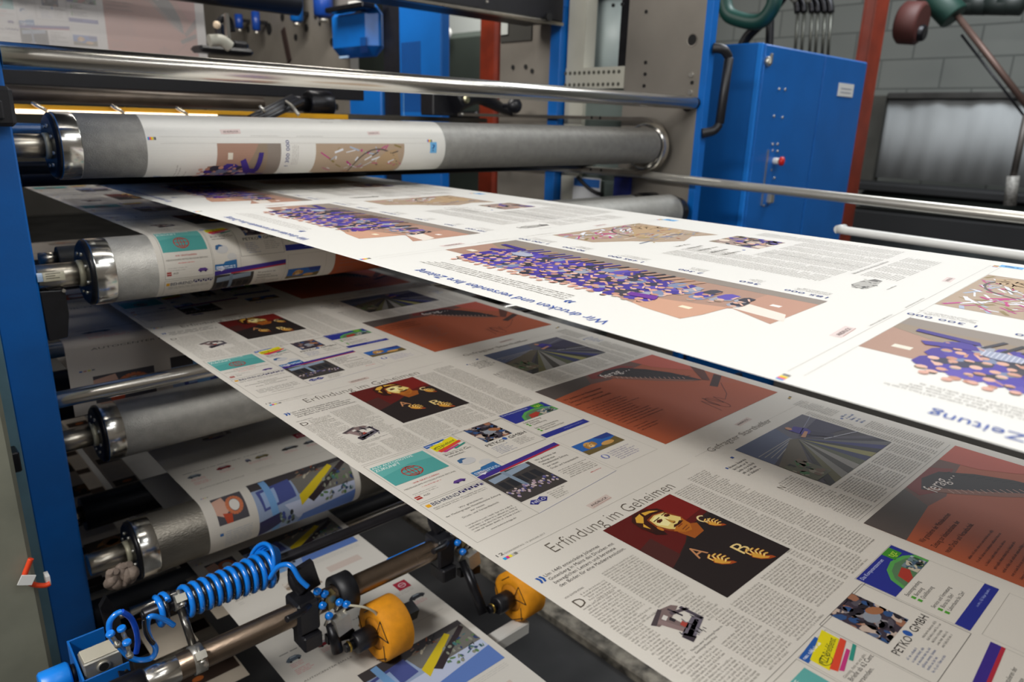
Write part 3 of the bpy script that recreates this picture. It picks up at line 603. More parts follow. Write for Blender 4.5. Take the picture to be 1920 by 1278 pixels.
def motor_page(c):
    """single-width page with cars and workshop photograph"""
    c.para(20, 76, 150, 78, 5, 3.4, '5c5852'); c.para(156, 76, 210, 77, 5, 3, '5c5852')
    for a, col, w in ((22, '59636e', 30), (84, '7a2028', 34), (150, '54506a', 12), (172, '6f6440', 34), (236, '2a2a2e', 44), (292, '33343a', 40)):
        c.P([(a, 100), (a+w*.15, 95), (a+w*.35, 91.5), (a+w*.7, 91.5), (a+w*.92, 96), (a+w, 101), (a+w*.9, 105), (a+w*.1, 105)], col, 2)
        c.ell(a+w*.25, 105, 2.6, 2.6, '1c1c20', 3, 10); c.ell(a+w*.78, 105, 2.6, 2.6, '1c1c20', 3, 10); c.P([(a+w*.36, 93), (a+w*.66, 93), (a+w*.76, 96.5), (a+w*.3, 96.5)], '9aa4ac', 3)
        c.para(a+2, 111, a+36, 122, 4, 1.8, 'b06a6a', ragged=True)
    c.para(24, 128, 66, 142, 4, 1.8, 'b06a6a', ragged=True)
    c.text('AUTOCENTER HALLE', 24, 166, 4.2, '5c5852', 96); c.rect(130, 165, 330, 165.5, '9a968e')
    c.para(150, 150, 220, 160, 4, 1.8, '8a867f', ragged=True)
    c.rect(296, 34, 326, 62, '9c1f34', 2); c.ring(311, 48, 8, 7, 1.6, 'e0c8cc', 3, 14); c.line(303, 48, 319, 48, 1.4, 'e0c8cc', 3)
    c.para(250, 64, 326, 76, 4.4, 1.8, '8a867f')
    for i, col in enumerate(('4a6aa8', 'b8847c', 'c8c060', '7a7a7a')): c.rect(10+i*4, 206, 13+i*4, 209, col, 2)
    B = (22, 222, 84, 284); c.rect(*B, '4d4a50'); c.P([(22, 230), (44, 224), (50, 258), (36, 270), (22, 262)], 'c9a08e', 2); c.ring(62, 250, 14, 18, 7, 'c4724e', 3, 18); c.ell(62, 250, 10, 13, 'd8d4ce', 3.4, 14); c.P([(34, 262), (52, 266), (50, 284), (38, 284)], 'b4482e', 3.6)
    c.rect(20, 300, 27, 306, '3c6aa4', 2); c.para(30, 299, 88, 344, 4.6, 2.0, '8a9098'); c.text('ZUR H', 24, 384, 8, '6a665f', 38, 2); c.para(66, 378, 120, 380, 6, 5, '8a867f')
    c.para(26, 392, 40, 400, 6, 3.0, '9a968f')
    B = (102, 212, 330, 352); c.rect(*B, '8f9fbc')
    c.Pc([(102, 212), (330, 212), (330, 232), (220, 238), (102, 236)], '3e3a3c', 2, B); c.Pc([(190, 236), (330, 226), (330, 300), (250, 306), (196, 272)], '6d6a64', 2.3, B)
    c.Pc([(110, 240), (186, 232), (190, 276), (116, 286)], '46508c', 2.6, B); c.Pc([(118, 246), (150, 242), (150, 276), (120, 280)], '8fa6cc', 2.9, B); c.Pc([(126, 216), (140, 214), (150, 352), (134, 352)], '6f9ccc', 3.2, B)
    c.Pc([(196, 276), (286, 226), (292, 236), (210, 292), (198, 300)], 'cdb51c', 4, B); c.Pc([(214, 288), (322, 226), (326, 236), (226, 300)], '2f2528', 4.3, B)
    c.Pc([(160, 286), (330, 284), (330, 320), (190, 330)], 'b7bfd6', 3.1, B); c.Pc([(200, 322), (330, 306), (330, 352), (190, 352)], '5a78b8', 3.4, B)
    c.Pc([(102, 306), (150, 298), (160, 318), (108, 352), (102, 352)], '2a2650', 4, B)
    R = random.Random(5)
    for i in range(60): c.ell(R.uniform(246, 330), R.uniform(244, 306), R.uniform(2, 7), R.uniform(1, 4), R.choice(['3b6a6c', '2a2c2e', '8a8c7c', '5a7a4c', 'a8a8a0', '31406a']), 4+i*.01, 7, R.uniform(0, PI), B)
    for i in range(26): c.ell(R.uniform(204, 270), R.uniform(216, 240), R.uniform(2, 8), R.uniform(1, 3), R.choice(['8a4a2c', '2a2c2e', '7a6a5c', 'b0a894']), 4+i*.01, 7, R.uniform(0, PI), B)
    for i in range(14): c.ell(R.uniform(150, 180), R.uniform(304, 340), 4, 7, R.choice(['8aa49c', '2c3034', '3c4a8c', '5c6a5c']), 4.5+i*.02, 8, 0, B)
    c.para(120, 360, 324, 372, 4.4, 1.8, '9a968f'); c.photo(120, 392, 190, 440, 'b8aca0', ['8a7a68', '5a4a3c', 'd0c8bc', 'c08a70'], 18, 4, (.06, .2)); c.P([(220, 398), (300, 398), (300, 420), (220, 420)], 'c4b4aa')
    c.P([(116, 444), (160, 440), (176, 446), (150, 452)], '6a5a78', 2)

# web 1: over the top guide roller and forward as the bright upper ribbon
YI = 1.84
W1 = Sheet(0.445, 0.695, [('L', -0.9, -0.162, YI, -0.162), ('A', YI, -0.142, 0.02, -PI/2, PI/2, -1), ('L', YI, -0.122, 1.521, -0.122),
      ('A', 1.521, -0.064, 0.0581, -PI/2, -3*PI/2, 1), ('L', 1.521, -0.0059, 1.99, -0.09)])
W1.paper('e2e0da')
for k in range(-1, 6):
    s0 = 0.9+0.212+0.53*k
    det = 2 if k in (0, 1) else 1
    f2 = lambda a, d, s0=s0: (a/1000, s0-d/1000+0.055*a/1000*(1 if s0 < 2.6 else 0))
    fr = lambda a, d, s0=s0: (d/1000, s0-(530-a)/1000+0.055*d/1000*(1 if s0 < 2.6 else 0))
    anniversary_page(Ctx(W1, fr, 3+k, det), Ctx(W1, f2, 20+k, det))
W1.build('paper_web', 'bright topmost newspaper web with staff group photo and blue headline, wrapped over the top roller')
# web 2: over the second roller and forward underneath
YI = 1.92; r2 = 0.0382
W2 = Sheet(0.407, 0.685, [('L', -0.4, -0.408, YI, -0.408), ('A', YI, -0.408+r2, r2, -PI/2, PI/2, -1), ('L', YI, -0.3316, 1.411, -0.3316),
      ('A', 1.411, -0.2737, 0.0581, -PI/2, -3*PI/2, 1), ('L', 1.411, -0.2156, 3.1, -0.2156)])
W2.paper('d6d1c8')
for k in range(0, 9):
    s0 = 0.4+0.455+0.51*k
    press_page(Ctx(W2, (lambda a, d, s0=s0: (a/1000, s0-d/1000)), 40+k, 2 if k < 2 else 1))
press_page(Ctx(W2, (lambda a, d: (a/1000, 0.4+0.455-0.51-d/1000)), 39, 1))
W2.build('paper_web', 'middle newspaper web with bearded-man photo and copper ad, running below the bright web')
# web 4: narrow ribbon over the fourth roller, then lowest
YI = 1.765
W4 = Sheet(0.432, 0.345, [('L', 0.0, -0.95, YI, -0.95), ('A', YI, -0.91, 0.04, -PI/2, PI/2, -1), ('L', YI, -0.8701, 1.37, -0.8701),
      ('A', 1.37, -0.812, 0.0581, -PI/2, -3*PI/2, 1), ('L', 1.37, -0.7539, 2.6, -0.7539)])
W4.paper('cfcac1')
for k in range(0, 8):
    s0 = 1.15-0.51+0.51*k
    motor_page(Ctx(W4, (lambda a, d, s0=s0: (a/1000, s0-d/1000)), 60+k, 1))
W4.build('paper_web', 'narrow lowest newspaper ribbon with cars and workshop photo, around the bottom left roller')
# web 3: seen between rollers two and three
W3 = Sheet(0.285, 0.70, [('L', 1.587, -0.60, 1.5845, -0.458), ('A', 1.60, -0.458, 0.0155, PI, PI/2, 1), ('L', 1.60, -0.4425, 2.9, -0.4425)])
W3.paper('cfc6bc')
for k in range(4):
    motor_page(Ctx(W3, (lambda a, d, k=k: (a/1000*1.9, 0.30+0.51*k-d/1000)), 80+k, 1))
W3.build('paper_web', 'blurred newspaper web on a thin roller between second roller and polished bar')
# strips far below behind roller four
for n, (x0, w, z, lab) in enumerate(((0.30, 0.085, -1.02, 'beige newspaper strip beside the blue frame behind the bottom roller'), (0.425, 0.07, -0.99, 'narrow grey newspaper strip running down behind the bottom roller'), (0.26, 0.22, -1.16, 'dim lower newspaper strip left under the bottom roller'))):
    S = Sheet(x0, w, [('L', 1.30, z, 2.9, z)]); S.paper('bfb3a2')
    C = Ctx(S, (lambda a, d: (a/1000, 1.6-d/1000)), 90+n, 1)
    for j in range(9):
        d = 60+j*170
        if n == 0: C.rect(0, d, 90, d+70, '2a2420'); C.photo(0, d+4, 90, d+62, '35291f', ['8a5a2c', '2a2420', '6a4a30'], 12, j, (.1, .3), 2)
        else: C.para(8, d, w*1000-8, d+90, 6, 2.6, '77726a'); C.rect(8, d+100, w*1000-4, d+140, '3a2c24'); C.ell(w*600, d+120, 12, 8, 'b4622c', 3)
    S.build('paper_strip', lab)
# far vertical web at the top left
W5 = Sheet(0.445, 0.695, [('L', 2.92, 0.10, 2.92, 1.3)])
W5.paper('cfcbc8'); W5.fade = 0.62  # print washed toward paper grey, haze and soft light put into the ink
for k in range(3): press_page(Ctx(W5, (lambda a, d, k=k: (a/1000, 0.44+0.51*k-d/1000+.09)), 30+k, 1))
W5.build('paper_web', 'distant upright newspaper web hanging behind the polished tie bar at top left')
# ================================================================== hall
m = MB().box(-4, 9, -4, 13, -H-0.1, -H); struct(m.build('floor', mat('dark_oily_floor', '4b4a49', 0.45, 0, 0.35, 2.5, 0.2, 60, rvar=0.12)))
def wall_mat(name, c1, c2, mortar):
    m = mat(name, c1, 0.85, 0, 0.0); nt = m.node_tree; b = nt.nodes['Principled BSDF']
    br = nt.nodes.new('ShaderNodeTexBrick'); br.inputs['Scale'].default_value = 1.0; br.inputs['Mortar Size'].default_value = 0.008
    br.inputs['Brick Width'].default_value = 0.5; br.inputs['Row Height'].default_value = 0.24
    br.inputs['Color1'].default_value = hexc(c1)+(1,); br.inputs['Color2'].default_value = hexc(c2)+(1,); br.inputs['Mortar'].default_value = hexc(mortar)+(1,)
    tc = nt.nodes.new('ShaderNodeTexCoord'); sp = nt.nodes.new('ShaderNodeSeparateXYZ'); cb = nt.nodes.new('ShaderNodeCombineXYZ')
    nt.links.new(tc.outputs['Object'], sp.inputs[0]); nt.links.new(sp.outputs['Y'], cb.inputs['X']); nt.links.new(sp.outputs['Z'], cb.inputs['Y'])
    nt.links.new(cb.outputs[0], br.inputs['Vector']); nt.links.new(br.outputs['Color'], b.inputs['Base Color']); return m
struct(MB().box(7.0, 7.2, -4, 13, -H, 3.2).build('wall_right', wall_mat('grey_block_wall', '7d807c', '757874', '5c5f5c')))
struct(MB().box(-4, 7.0, 12.8, 13, -H, 3.2).build('wall_far', mat('far_wall_plaster', '5b5852', 0.85, 0, 0.1, 2)))
struct(MB().box(-4, 7.2, -4, 13, 3.2, 3.3).build('ceiling', mat('dark_ceiling', '3a3b3d', 0.9)))

# ================================================================== side frames
def frame_thing(name, label, cat='machine frame', at=(0, 0, 0), group=None): return thing(name, (at[0], at[1], -H), label, cat, group)
t = frame_thing('press_frame', 'blue upright press side plate at the left edge carrying the guide rollers', at=(0.195, 1.8, 0))
MB().box(0.162, 0.228, 1.39, 2.3, -H, 0.42, 0.003).build('side_plate', BLUE, t)
p = MB(); c = at_y(6, 205, 1.37); p.box(0.14, 0.231, 1.358, 1.389, c.z-0.025, c.z+0.034, 0.006); p.box(0.15, 0.215, 1.352, 1.358, c.z-0.015, c.z+0.014, 0.003)
tag(p.build('sensor_bracket', BLACK), 'black clamp block on the blue plate edge under the tie bar', 'clamp')

# grey-green beam in front at far left, with teal channel
t = frame_thing('support_column', 'grey-green box column at the lower left edge in front of the blue plate', 'column', at=(0.09, 1.27, 0))
MB().box(0.045, 0.1335, 1.24, 1.34, -H, 0.3, 0.006).build('box_section', GREYG, t)
MB().box(0.1337, 0.160, 1.36, 1.395, -H, 0.3, 0.002).build('cover_strip', mat('teal_grey_channel', '5f7f8c', 0.45, 0.2, 0.1, 20), t)
tag(MB().box(0.137, 0.152, 1.325, 1.36, -0.575, -0.54, 0.002).build('hinge_block', BLACKM), 'small black hinge block between grey column and blue plate', 'hinge')
# red looped cable with tag
pts = [at_y(*q, 1.231) for q in ((58, 1047), (52, 1062), (46, 1080), (52, 1090), (66, 1096), (84, 1097), (94, 1093))]
t = thing('cable_loop', tuple(pts[3]), 'orange looped cable with white tag on the grey column', 'cable')
MB().tube(spline(pts, 8), 0.0042, 10).build('cable', ORANGEC, t)
q = at_y(50, 1087, 1.224); MB().obox(q, (0.009, 0, -0.004), (0, 0.0012, 0), (0.004, 0, 0.007)).build('cable_tag', WHITE, t)
q = at_y(90, 1087, 1.235); MB().box(q.x-.003, q.x+.003, 1.232, 1.25, q.z-.008, q.z+.008).build('cable_tie', WHITE, t)

# right hand frame plates, x = 2.13
def holes(t, X, lst, r=0.010, depth=0.003, name='bore', m_=None):
    for (px, py) in lst:
        c = at_x(px, py, X); MB().cyl((X-depth, c.y, c.z), (X+0.002, c.y, c.z), r, 20).build(name, m_ or HOLE, t)
XR = 2.13
t = frame_thing('press_frame', 'bare grey steel side plate with blue front edge at the far end of the rollers', at=(2.16, 1.55, 0))
MB().box(XR, XR+0.03, 1.40, 1.71, -H, 0.75, 0.001).build('side_plate', PLATE, t)
MB().box(XR, XR+0.034, 1.375, 1.40, -H, 0.75, 0.001).build('front_edge', BLUE, t)
c = at_x(1298, 75, XR); MB().lathe((XR-0.0015, c.y, c.z), (1, 0, 0), [(0, 0.020), (0.0, 0.0165), (0.004, 0.0165)], 28, caps=False).build('bore_ring', PLATE, t)
MB().cyl((XR-0.001, c.y, c.z), (XR+0.001, c.y, c.z), 0.0165, 28).build('bore', HOLE, t)
holes(t, XR, ((1297, 140), (1295, 173)), 0.008, 0.006, 'bolt', SCREW)
holes(t, XR, ((1298, 155), (1211, 117), (1210, 139), (1208, 161), (1167, 8), (1150, 10), (1212, 22)), 0.006)
c = at_x(1290, 197, XR); MB().cyl((XR-0.006, c.y, c.z), (XR, c.y, c.z), 0.02, 28).build('shaft_bearing', BLACKM, t)

t = frame_thing('tower_section', 'cream perforated steel tower section between blue post and grey side plate', 'machine frame', at=(2.16, 1.85, 0))
a0 = at_x(1062, 127, XR).y; a1 = at_x(1172, 125, XR).y
z1 = at_x(1115, 126, XR).z; z0 = at_x(1115, 166, XR).z
MB().box(XR, XR+0.03, 1.711, 1.993, z0, z1).build('perforated_plate', CREAM, t)
for k in range(12):
    for zz in (z1-0.018, z0+0.014):
        y = 1.735+k*0.0235; MB().cyl((XR-0.001, y, zz), (XR+.001, y, zz), 0.0068, 12).build('bore', mat('hole_grey', '4c4b43', 0.8), t)
yb = at_x(1085, 60, XR).y
MB().box(XR, XR+0.06, 1.905, 1.99, z1, 0.9).build('column', CREAM, t)
MB().box(XR+0.02, XR+0.05, 1.711, 1.99, -H, z0, 0.001).build('lower_plate', mat('dull_teal_plate', '6f7b76', 0.5, 0.1, 0.08, 8), t)
MB().box(XR, XR+0.03, 1.90, 1.99, -0.3, z0).build('column_foot', CREAM, t)
t2 = thing('white_drum', (2.55, 1.9, 0.1), 'pale rounded drum seen through the opening above the perforated plate', 'drum')
zc = at_x(1140, 75, 2.5).z
MB().lathe((2.42, 1.98, zc), (0, 0, 1), [(-0.20, 0.17), (0.10, 0.17), (0.115, 0.15)], 40).build('shell', mat('pale_drum_shell', 'b9c6c4', 0.4, 0, 0.05, 6), t2)
MB().box(2.2, 2.24, 1.715, 1.80, z1-0.02, zc+0.135).build('shadow_guard', BLACKM, t2)
MB().box(2.19, 2.6, 1.80, 2.15, zc+0.135, zc+0.155).build('lid', mat('blue_grey_lid', '3c5f82', 0.4), t2)
MB().lathe((2.42, 1.98, zc+0.17), (0, 0, 1), [(0, 0.13), (0.3, 0.12)], 32).build('upper_shell', mat('pale_upper_shell', 'c9d3d3', 0.4), t2)

t = frame_thing('tower_post', 'bright blue square post left of the cream tower section', 'post', at=(2.13, 2.04, 0))
MB().box(XR-0.03, XR+0.03, 2.001, 2.054, -H, 0.95, 0.002).build('post_tube', BLUE2, t)
MB().box(XR-0.031, XR+0.031, 1.9985, 2.0555, 0.41, 0.48, 0.002).build('post_collar', BLUE, t)

t = frame_thing('press_frame', 'bare grey steel plate left of the blue post, next to the red column', at=(2.16, 2.3, 0))
yr = at_x(893, 150, XR).y
yr = at_x(937, 150, XR).y
MB().box(XR, XR+0.03, 2.056, yr, -H, 0.75).build('side_plate', PLATE, t)
holes(t, XR, ((962, 126), (986, 125), (998, 133)), 0.009)
# thin dark panel on the plate, stands in for a shaded opening
c0 = at_x(942, 60, XR); 
MB().box(XR-0.004, XR, at_x(998, 60, XR).y, yr-0.003, at_x(960, 78, XR).z, at_x(960, 38, XR).z).build('opening_shadow', mat('opening_shade', '3c3b36', 0.8), t)
MB().box(XR-0.008, XR-0.002, yr-0.05, yr-0.01, at_x(950, 70, XR).z+0.01, at_x(950, 40, XR).z).build('label_plate', mat('light_label', 'cfd4cf', 0.6), t)

# red columns (I sections)
c = at_x(915, 120, 3.0); 
t = frame_thing('steel_column', 'red-brown steel column seen in the gap left of the grey plate', 'column', at=(3.0, c.y, 0))
MB().box(2.93, 2.96, c.y-0.13, c.y-0.01, -H, 1.6).build('flange', RED, t); MB().box(2.96, 3.05, c.y-0.075, c.y-0.062, -H, 1.6).build('web_plate', RED, t); MB().box(3.05, 3.08, c.y-0.13, c.y+0.01, -H, 1.6).build('flange', RED, t)
YR = 1.66
x0_, x1_ = at_y(1645, 5, YR).x, at_y(1668, 5, YR).x
yb_ = YR*x0_/at_y(1620, 5, YR).x
t = frame_thing('steel_column', 'tall red steel I-section column right of the blue cabinet', 'column', at=((x0_+x1_)/2, YR, 0))
MB().box(x0_, x1_, YR, YR+0.012, -H, 2.6, 0.003).build('flange', RED, t)
MB().box(x0_, x1_, yb_-0.012, yb_, -H, 2.6, 0.003).build('flange', RED, t)
MB().box(x0_+0.004, x0_+0.03, YR+0.012, yb_-0.012, -H, 2.6).build('web_plate', RED, t)

# ================================================================== blue cabinet
YC = 1.42
def cxz(px, py, y=None): q = at_y(px, py, y or YC); return q.x, q.z
X0, zt2 = cxz(1428, 70); X1, zt3 = cxz(1620, 123); XM = cxz(1542, 103)[0]; zt2 = (zt2+zt3)/2
t = thing('electrical_cabinet', ((X0+X1)/2, YC+0.25, -H), 'tall blue electrical cabinet with red button behind the right side rail', 'cabinet')
MB().box(X0, X1, YC+0.004, YC+0.36, -H, zt2, 0.004).build('body', BLUE2, t)
d1 = MB().box(X0+0.012, XM-0.004, YC-0.016, YC+0.003, -1.3, zt2-0.004, 0.005).build('door', BLUE2, t)
d2 = MB().box(XM+0.004, X1-0.003, YC-0.016, YC+0.003, -1.3, zt2-0.004, 0.005).build('door', BLUE2, t)
MB().box(X0-0.004, X0+0.009, YC-0.012, YC+0.010, -H, zt2-0.002, 0.003).build('corner_strip', mat('lighter_blue_trim', '1c78d2', 0.3), t)
x, z = cxz(1427, 115); MB().cyl((x+.012, YC-0.030, z), (x+.012, YC-0.012, z), 0.017, 20, 0.003).build('lock', SCREW, t)
MB().box(x+.007, x+.017, YC-0.036, YC-0.028, z-.008, z+.026, .001).build('lock_lever', SCREW, t)
x, z = cxz(1578, 169)
MB().box(x-0.072, x+0.075, YC-0.0185, YC-0.0155, z-0.026, z+0.026).build('name_plate', WHITE, d2)
for k in range(2): MB().box(x-0.05, x+0.053, YC-0.0192, YC-0.0184, z-0.012+k*0.015, z-0.007+k*0.015).build('name_plate_line', mat('pale_grey_print', 'a8aab2', 0.6), d2)
for (px, py) in ((1453, 167), (1464, 168), (1443, 218), (1459, 220), (1441, 270), (1450, 270), (1438, 318), (1444, 333), (1440, 282), (1450, 283), (1424, 384), (1434, 380)):
    x, z = cxz(px, py); MB().cyl((x, YC-0.020, z), (x, YC-0.014, z), 0.0048, 12).build('screw', SCREW, d1)
x, z = cxz(1433, 280); x2, z2 = cxz(1422, 384)
MB().box(x-0.004, x+0.002, YC-0.0195, YC-0.0155, z2, z).build('bright_trim', SCREW, d1)
MB().box(x+0.003, x+0.045, YC-0.019, YC-0.0155, z2, z+0.002).build('switch_panel', mat('switch_panel_blue', '1666bb', 0.35), d1)
x, z = cxz(1441, 301)
b1 = MB().cyl((x+.006, YC-0.040, z), (x+.006, YC-0.014, z), 0.012, 24, 0.002).build('push_button', WHITE, d1)
MB().lathe((x+.008, YC-0.040, z), (0.25, -1, 0), [(0, 0.012), (0.004, 0.017), (0.014, 0.017), (0.018, 0.012), (0.019, 0)], 28).build('button_cap', REDP, b1)
x, z = cxz(1434, 365); MB().box(x-0.016, x+0.016, YC-0.035, YC-0.014, z-0.03, z+0.02, 0.004).build('selector_switch', ALU, d1)

# black grab handle on frame edge
p = [at_y(1337, 90, 1.372), at_y(1356, 93, 1.345), at_y(1367, 108, 1.335), at_y(1357, 170, 1.335), at_y(1349, 232, 1.335), at_y(1338, 245, 1.345), at_y(1316, 250, 1.372)]
t = thing('grab_handle', tuple(p[3]), 'long black grab handle on the blue edge left of the cabinet', 'handle')
MB().cyl(p[2], p[4], 0.0145, 20, 0.002).build('grip', BLACK, t)
for a, b2, c in ((p[0], p[1], p[2]), (p[6], p[5], p[4])): MB().tube(spline([a, b2, c], 6), 0.016, 12, rfun=lambda k: 0.016-0.003*k).build('handle_mount', BLACK, t)

# ================================================================== rollers
def guide_roller(label, y, z, r, mat_b, x1=2.04, xs0=0.2292, ring_r=None, group='large guide rollers', right=True, shaft_r=0.0205):
    t = thing('guide_roller', (1.15, y, z), label, 'roller', group)
    MB().cx(0.3392, x1, y, z, r, 72, 0.0005).build('barrel', mat_b, t)
    MB().lathe((0.3075, y, z), (1, 0, 0), [(0, r-0.0045), (0, r+0.0), (0.0015, r+0.0008), (0.030, r+0.0008), (0.0318, r)], 72, caps=False).build('end_ring', BRIGHT, t)
    MB().lathe((0.2995, y, z), (1, 0, 0), [(0, r-0.006), (0.004, r-0.0008), (0.0085, r-0.0004), (0.0085, r-0.010), (0.004, r-0.014), (0.002, 0.030), (0.002, 0.0)], 72).build('end_flange', BLACKM, t)
    for k in range(8):
        an = 2*PI*k/8+0.3; MB().cyl((0.2965, y+0.036*math.cos(an), z+0.036*math.sin(an)), (0.303, y+0.036*math.cos(an), z+0.036*math.sin(an)), 0.0032, 10).build('flange_bolt', SCREW, t)
    s = MB().cx(xs0, 0.296, y, z, shaft_r, 40, 0.001).build('shaft', SHAFT, t)
    MB().lathe((0.2905, y, z), (1, 0, 0), [(0, shaft_r+0.0005), (0.003, shaft_r+0.0022), (0.010, shaft_r+0.0022), (0.0105, shaft_r)], 40).build('shaft_collar', mat('cream_collar', 'b9b49c', 0.4, 0.3), t)
    if right:
        MB().lathe((x1, y, z), (1, 0, 0), [(0, r), (0.012, r*0.97), (0.014, r*0.8), (0.05, r*0.8)], 56).build('end_flange', BLACKM, t)
    return t, s
t1, _ = guide_roller('top grey guide roller partly wrapped by the white newspaper web', 1.521, -0.064, 0.0578, ROLL_M)
t2, s2 = guide_roller('second guide roller from the top with name plate on its shaft', 1.411, -0.2737, 0.0578, ROLL_L, shaft_r=0.0212)
t3, _ = guide_roller('third guide roller from the top with bare unwrapped barrel', 1.50, -0.612, 0.0578, ROLL_L, right=False)
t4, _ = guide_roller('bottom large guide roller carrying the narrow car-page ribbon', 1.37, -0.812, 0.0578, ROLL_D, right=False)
# name plate on shaft of roller two
m = MB(); n = 6
for k in range(n):
    a0, a1 = math.radians(150+k*7), math.radians(150+(k+1)*7); R_ = 0.0216
    m.add([(x, 1.411+R_*math.cos(a), -0.2737+R_*math.sin(a)) for a in (a0, a1) for x in (0.236, 0.268)], [(0, 1, 3, 2)])
m.build('name_plate', mat('ivory_sticker', 'cdc6ae', 0.5), s2)
m = MB()
for k, (a, x1_) in enumerate(((157, .262), (167, .254), (177, .260))):
    a0, a1 = math.radians(a), math.radians(a+2.6); R_ = 0.02185
    m.add([(x, 1.411+R_*math.cos(q), -0.2737+R_*math.sin(q)) for q in (a0, a1) for x in (0.240, x1_)], [(0, 1, 3, 2)])
m.build('name_plate_print', mat('dark_print', '4a4438', 0.7), s2)
m = MB()
for k in range(5):
    a0, a1 = math.radians(150+k*8), math.radians(150+(k+1)*8); R_ = 0.0218
    m.add([(x, 1.411+R_*math.cos(a), -0.2737+R_*math.sin(a)) for a in (a0, a1) for x in (0.2275, 0.2355)], [(0, 1, 3, 2)])
m.build('sticker', mat('pale_blue_sticker', 'a9c4e6', 0.25), s2)

def plain(name, label, x0, x1, y, z, r, m, group=None, cat='roller', cap=None):
    t = thing(name, ((x0+x1)/2, y, z-r), label, cat, group)
    MB().cx(x0, x1, y, z, r, 48, min(.001, r*.1)).build('barrel', m, t)
    if cap:
        MB().cx(x0-0.03, x0, y, z, r*cap, 28).build('journal', SHAFT, t); MB().cx(x1, x1+0.03, y, z, r*cap, 28).build('journal', SHAFT, t)
    return t
# big polished tie bar in front
t = thing('tie_bar', (1.18, 1.405, 0.055), 'thick polished steel tie bar crossing the top of the picture', 'bar')
MB().cx(0.2285, 2.115, 1.405, 0.0752, 0.0205, 64, 0.001).build('barrel', CHROME, t)
MB().cx(2.115, 2.131, 1.405, 0.0752, 0.0175, 40).build('bar_end', BLACKM, t)
plain('idler_roller', 'polished thin roller running below the second roller', 0.2285, 2.1, 1.42, -0.498, 0.0152, CHROME, 'thin idler rollers', cap=0.7)
plain('idler_roller', 'short bright idler seen behind the shaft of the top roller', 0.262, 2.1, 1.65, -0.040, 0.0125, CHROME, 'thin idler rollers', cap=0.6)
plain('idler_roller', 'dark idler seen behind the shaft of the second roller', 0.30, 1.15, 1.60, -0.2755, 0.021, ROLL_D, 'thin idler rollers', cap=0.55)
plain('idler_roller', 'dark steel roller right below the top roller', 0.235, 2.1, 1.62, -0.108, 0.012, mat('very_dark_roller', '2c2823', 0.35, 0.6), 'thin idler rollers', cap=0.7)
plain('idler_roller', 'thin roller under the blurred web between second and polished roller', 0.2285, 2.0, 1.60, -0.458, 0.0153, SHAFT, 'thin idler rollers', cap=0.6)
plain('idler_roller', 'hidden return roller of the bright top web', 0.3, 2.1, 1.84, -0.142, 0.0198, BLACKM, 'return rollers', cap=0.6)
plain('idler_roller', 'hidden return roller of the middle web', 0.3, 2.1, 1.92, -0.408+0.0382, 0.0380, BLACKM, 'return rollers', cap=0.5)
plain('idler_roller', 'hidden return roller of the bottom ribbon', 0.3, 2.1, 1.765, -0.91, 0.0398, BLACKM, 'return rollers', cap=0.5)
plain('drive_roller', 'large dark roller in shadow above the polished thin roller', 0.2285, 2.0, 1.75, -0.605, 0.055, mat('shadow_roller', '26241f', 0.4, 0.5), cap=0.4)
plain('idler_roller', 'black roller with worn shine below the bottom guide roller', 0.245, 2.0, 1.50, -1.005, 0.028, RUBBER, 'lower black rollers', cap=0.6)
plain('idler_roller', 'grey worn flat bar roller directly behind the black roller', 0.2285, 2.0, 1.575, -1.018, 0.014, mat('worn_grey_bar', '79746a', 0.5, 0.5, 0.5, 30, 0.3, 120, stretch=(.3, 1, 1)), 'lower black rollers', cap=0.6)
plain('idler_roller', 'bright slim roller passing under the lowest ribbon before the black roller', 0.30, 2.0, 1.445, -0.995, 0.0105, CHROME, 'lower black rollers', cap=0.6)
plain('support_tube', 'slim bright blue air line resting along the far brown tube', 0.66, 0.775, 1.028, -0.814, 0.0022, mat('blue_air_line', '1b78d8', 0.3), cat='pipe')
# brown tube with wheels
YB, ZB = 1.0, -0.816
t = thing('crossbar_tube', (0.9, YB, ZB), 'brown worn steel tube carrying the orange wheels', 'tube')
MB().cx(0.215, 2.0, YB, ZB, 0.0195, 56, 0.001).build('tube_barrel', TUBE, t)
MB().cx(0.150, 0.215, YB, ZB, 0.0235, 40, 0.003).build('end_boss', BLACKM, t)
MB().cx(0.2151, 0.262, YB, ZB, 0.0203, 56, 0.001).build('bright_sleeve', CHROME, t)
# black bar with hose coil
YK, ZK = 1.06, -0.744
t = thing('hose_bar', (0.9, YK, ZK), 'thin black bar above the brown tube, wound with the blue hose', 'bar')
MB().cx(0.238, 2.0, YK, ZK, 0.0098, 36, 0.001).build('bar', mat('black_bar', '2a292d', 0.3, 0.5, 0.1, 30), t)
MB().cx(0.236, 0.2382, YK, ZK, 0.006, 20).build('end_cap', BLACK, t)
def coil(x0, x1, n, r0, y, z, ph=0.0, grow=0.0):
    P = []; N = int(n*20)
    for i in range(N+1):
        k = i/N; an = ph+2*PI*n*k; rr = r0+grow*k*k*k
        P.append((x0+(x1-x0)*k+0.0035*math.sin(an), y+rr*math.cos(an), z+rr*math.sin(an)))
    return P
xa, xb = at_y(345, 1110, 1.05).x, at_y(512, 1055, 1.05).x
t = thing('spiral_hose', (0.35, YK, ZK-0.03), 'coiled blue and black spiral air hose wound around the black bar', 'hose')
P1 = coil(xa, xb, 10, 0.0235, YK, ZK-0.006, 0.4, 0.008); P2 = [(x+0.0072, y, z) for x, y, z in coil(xa, xb, 10, 0.0225, YK, ZK-0.006, 0.4, 0.006)]
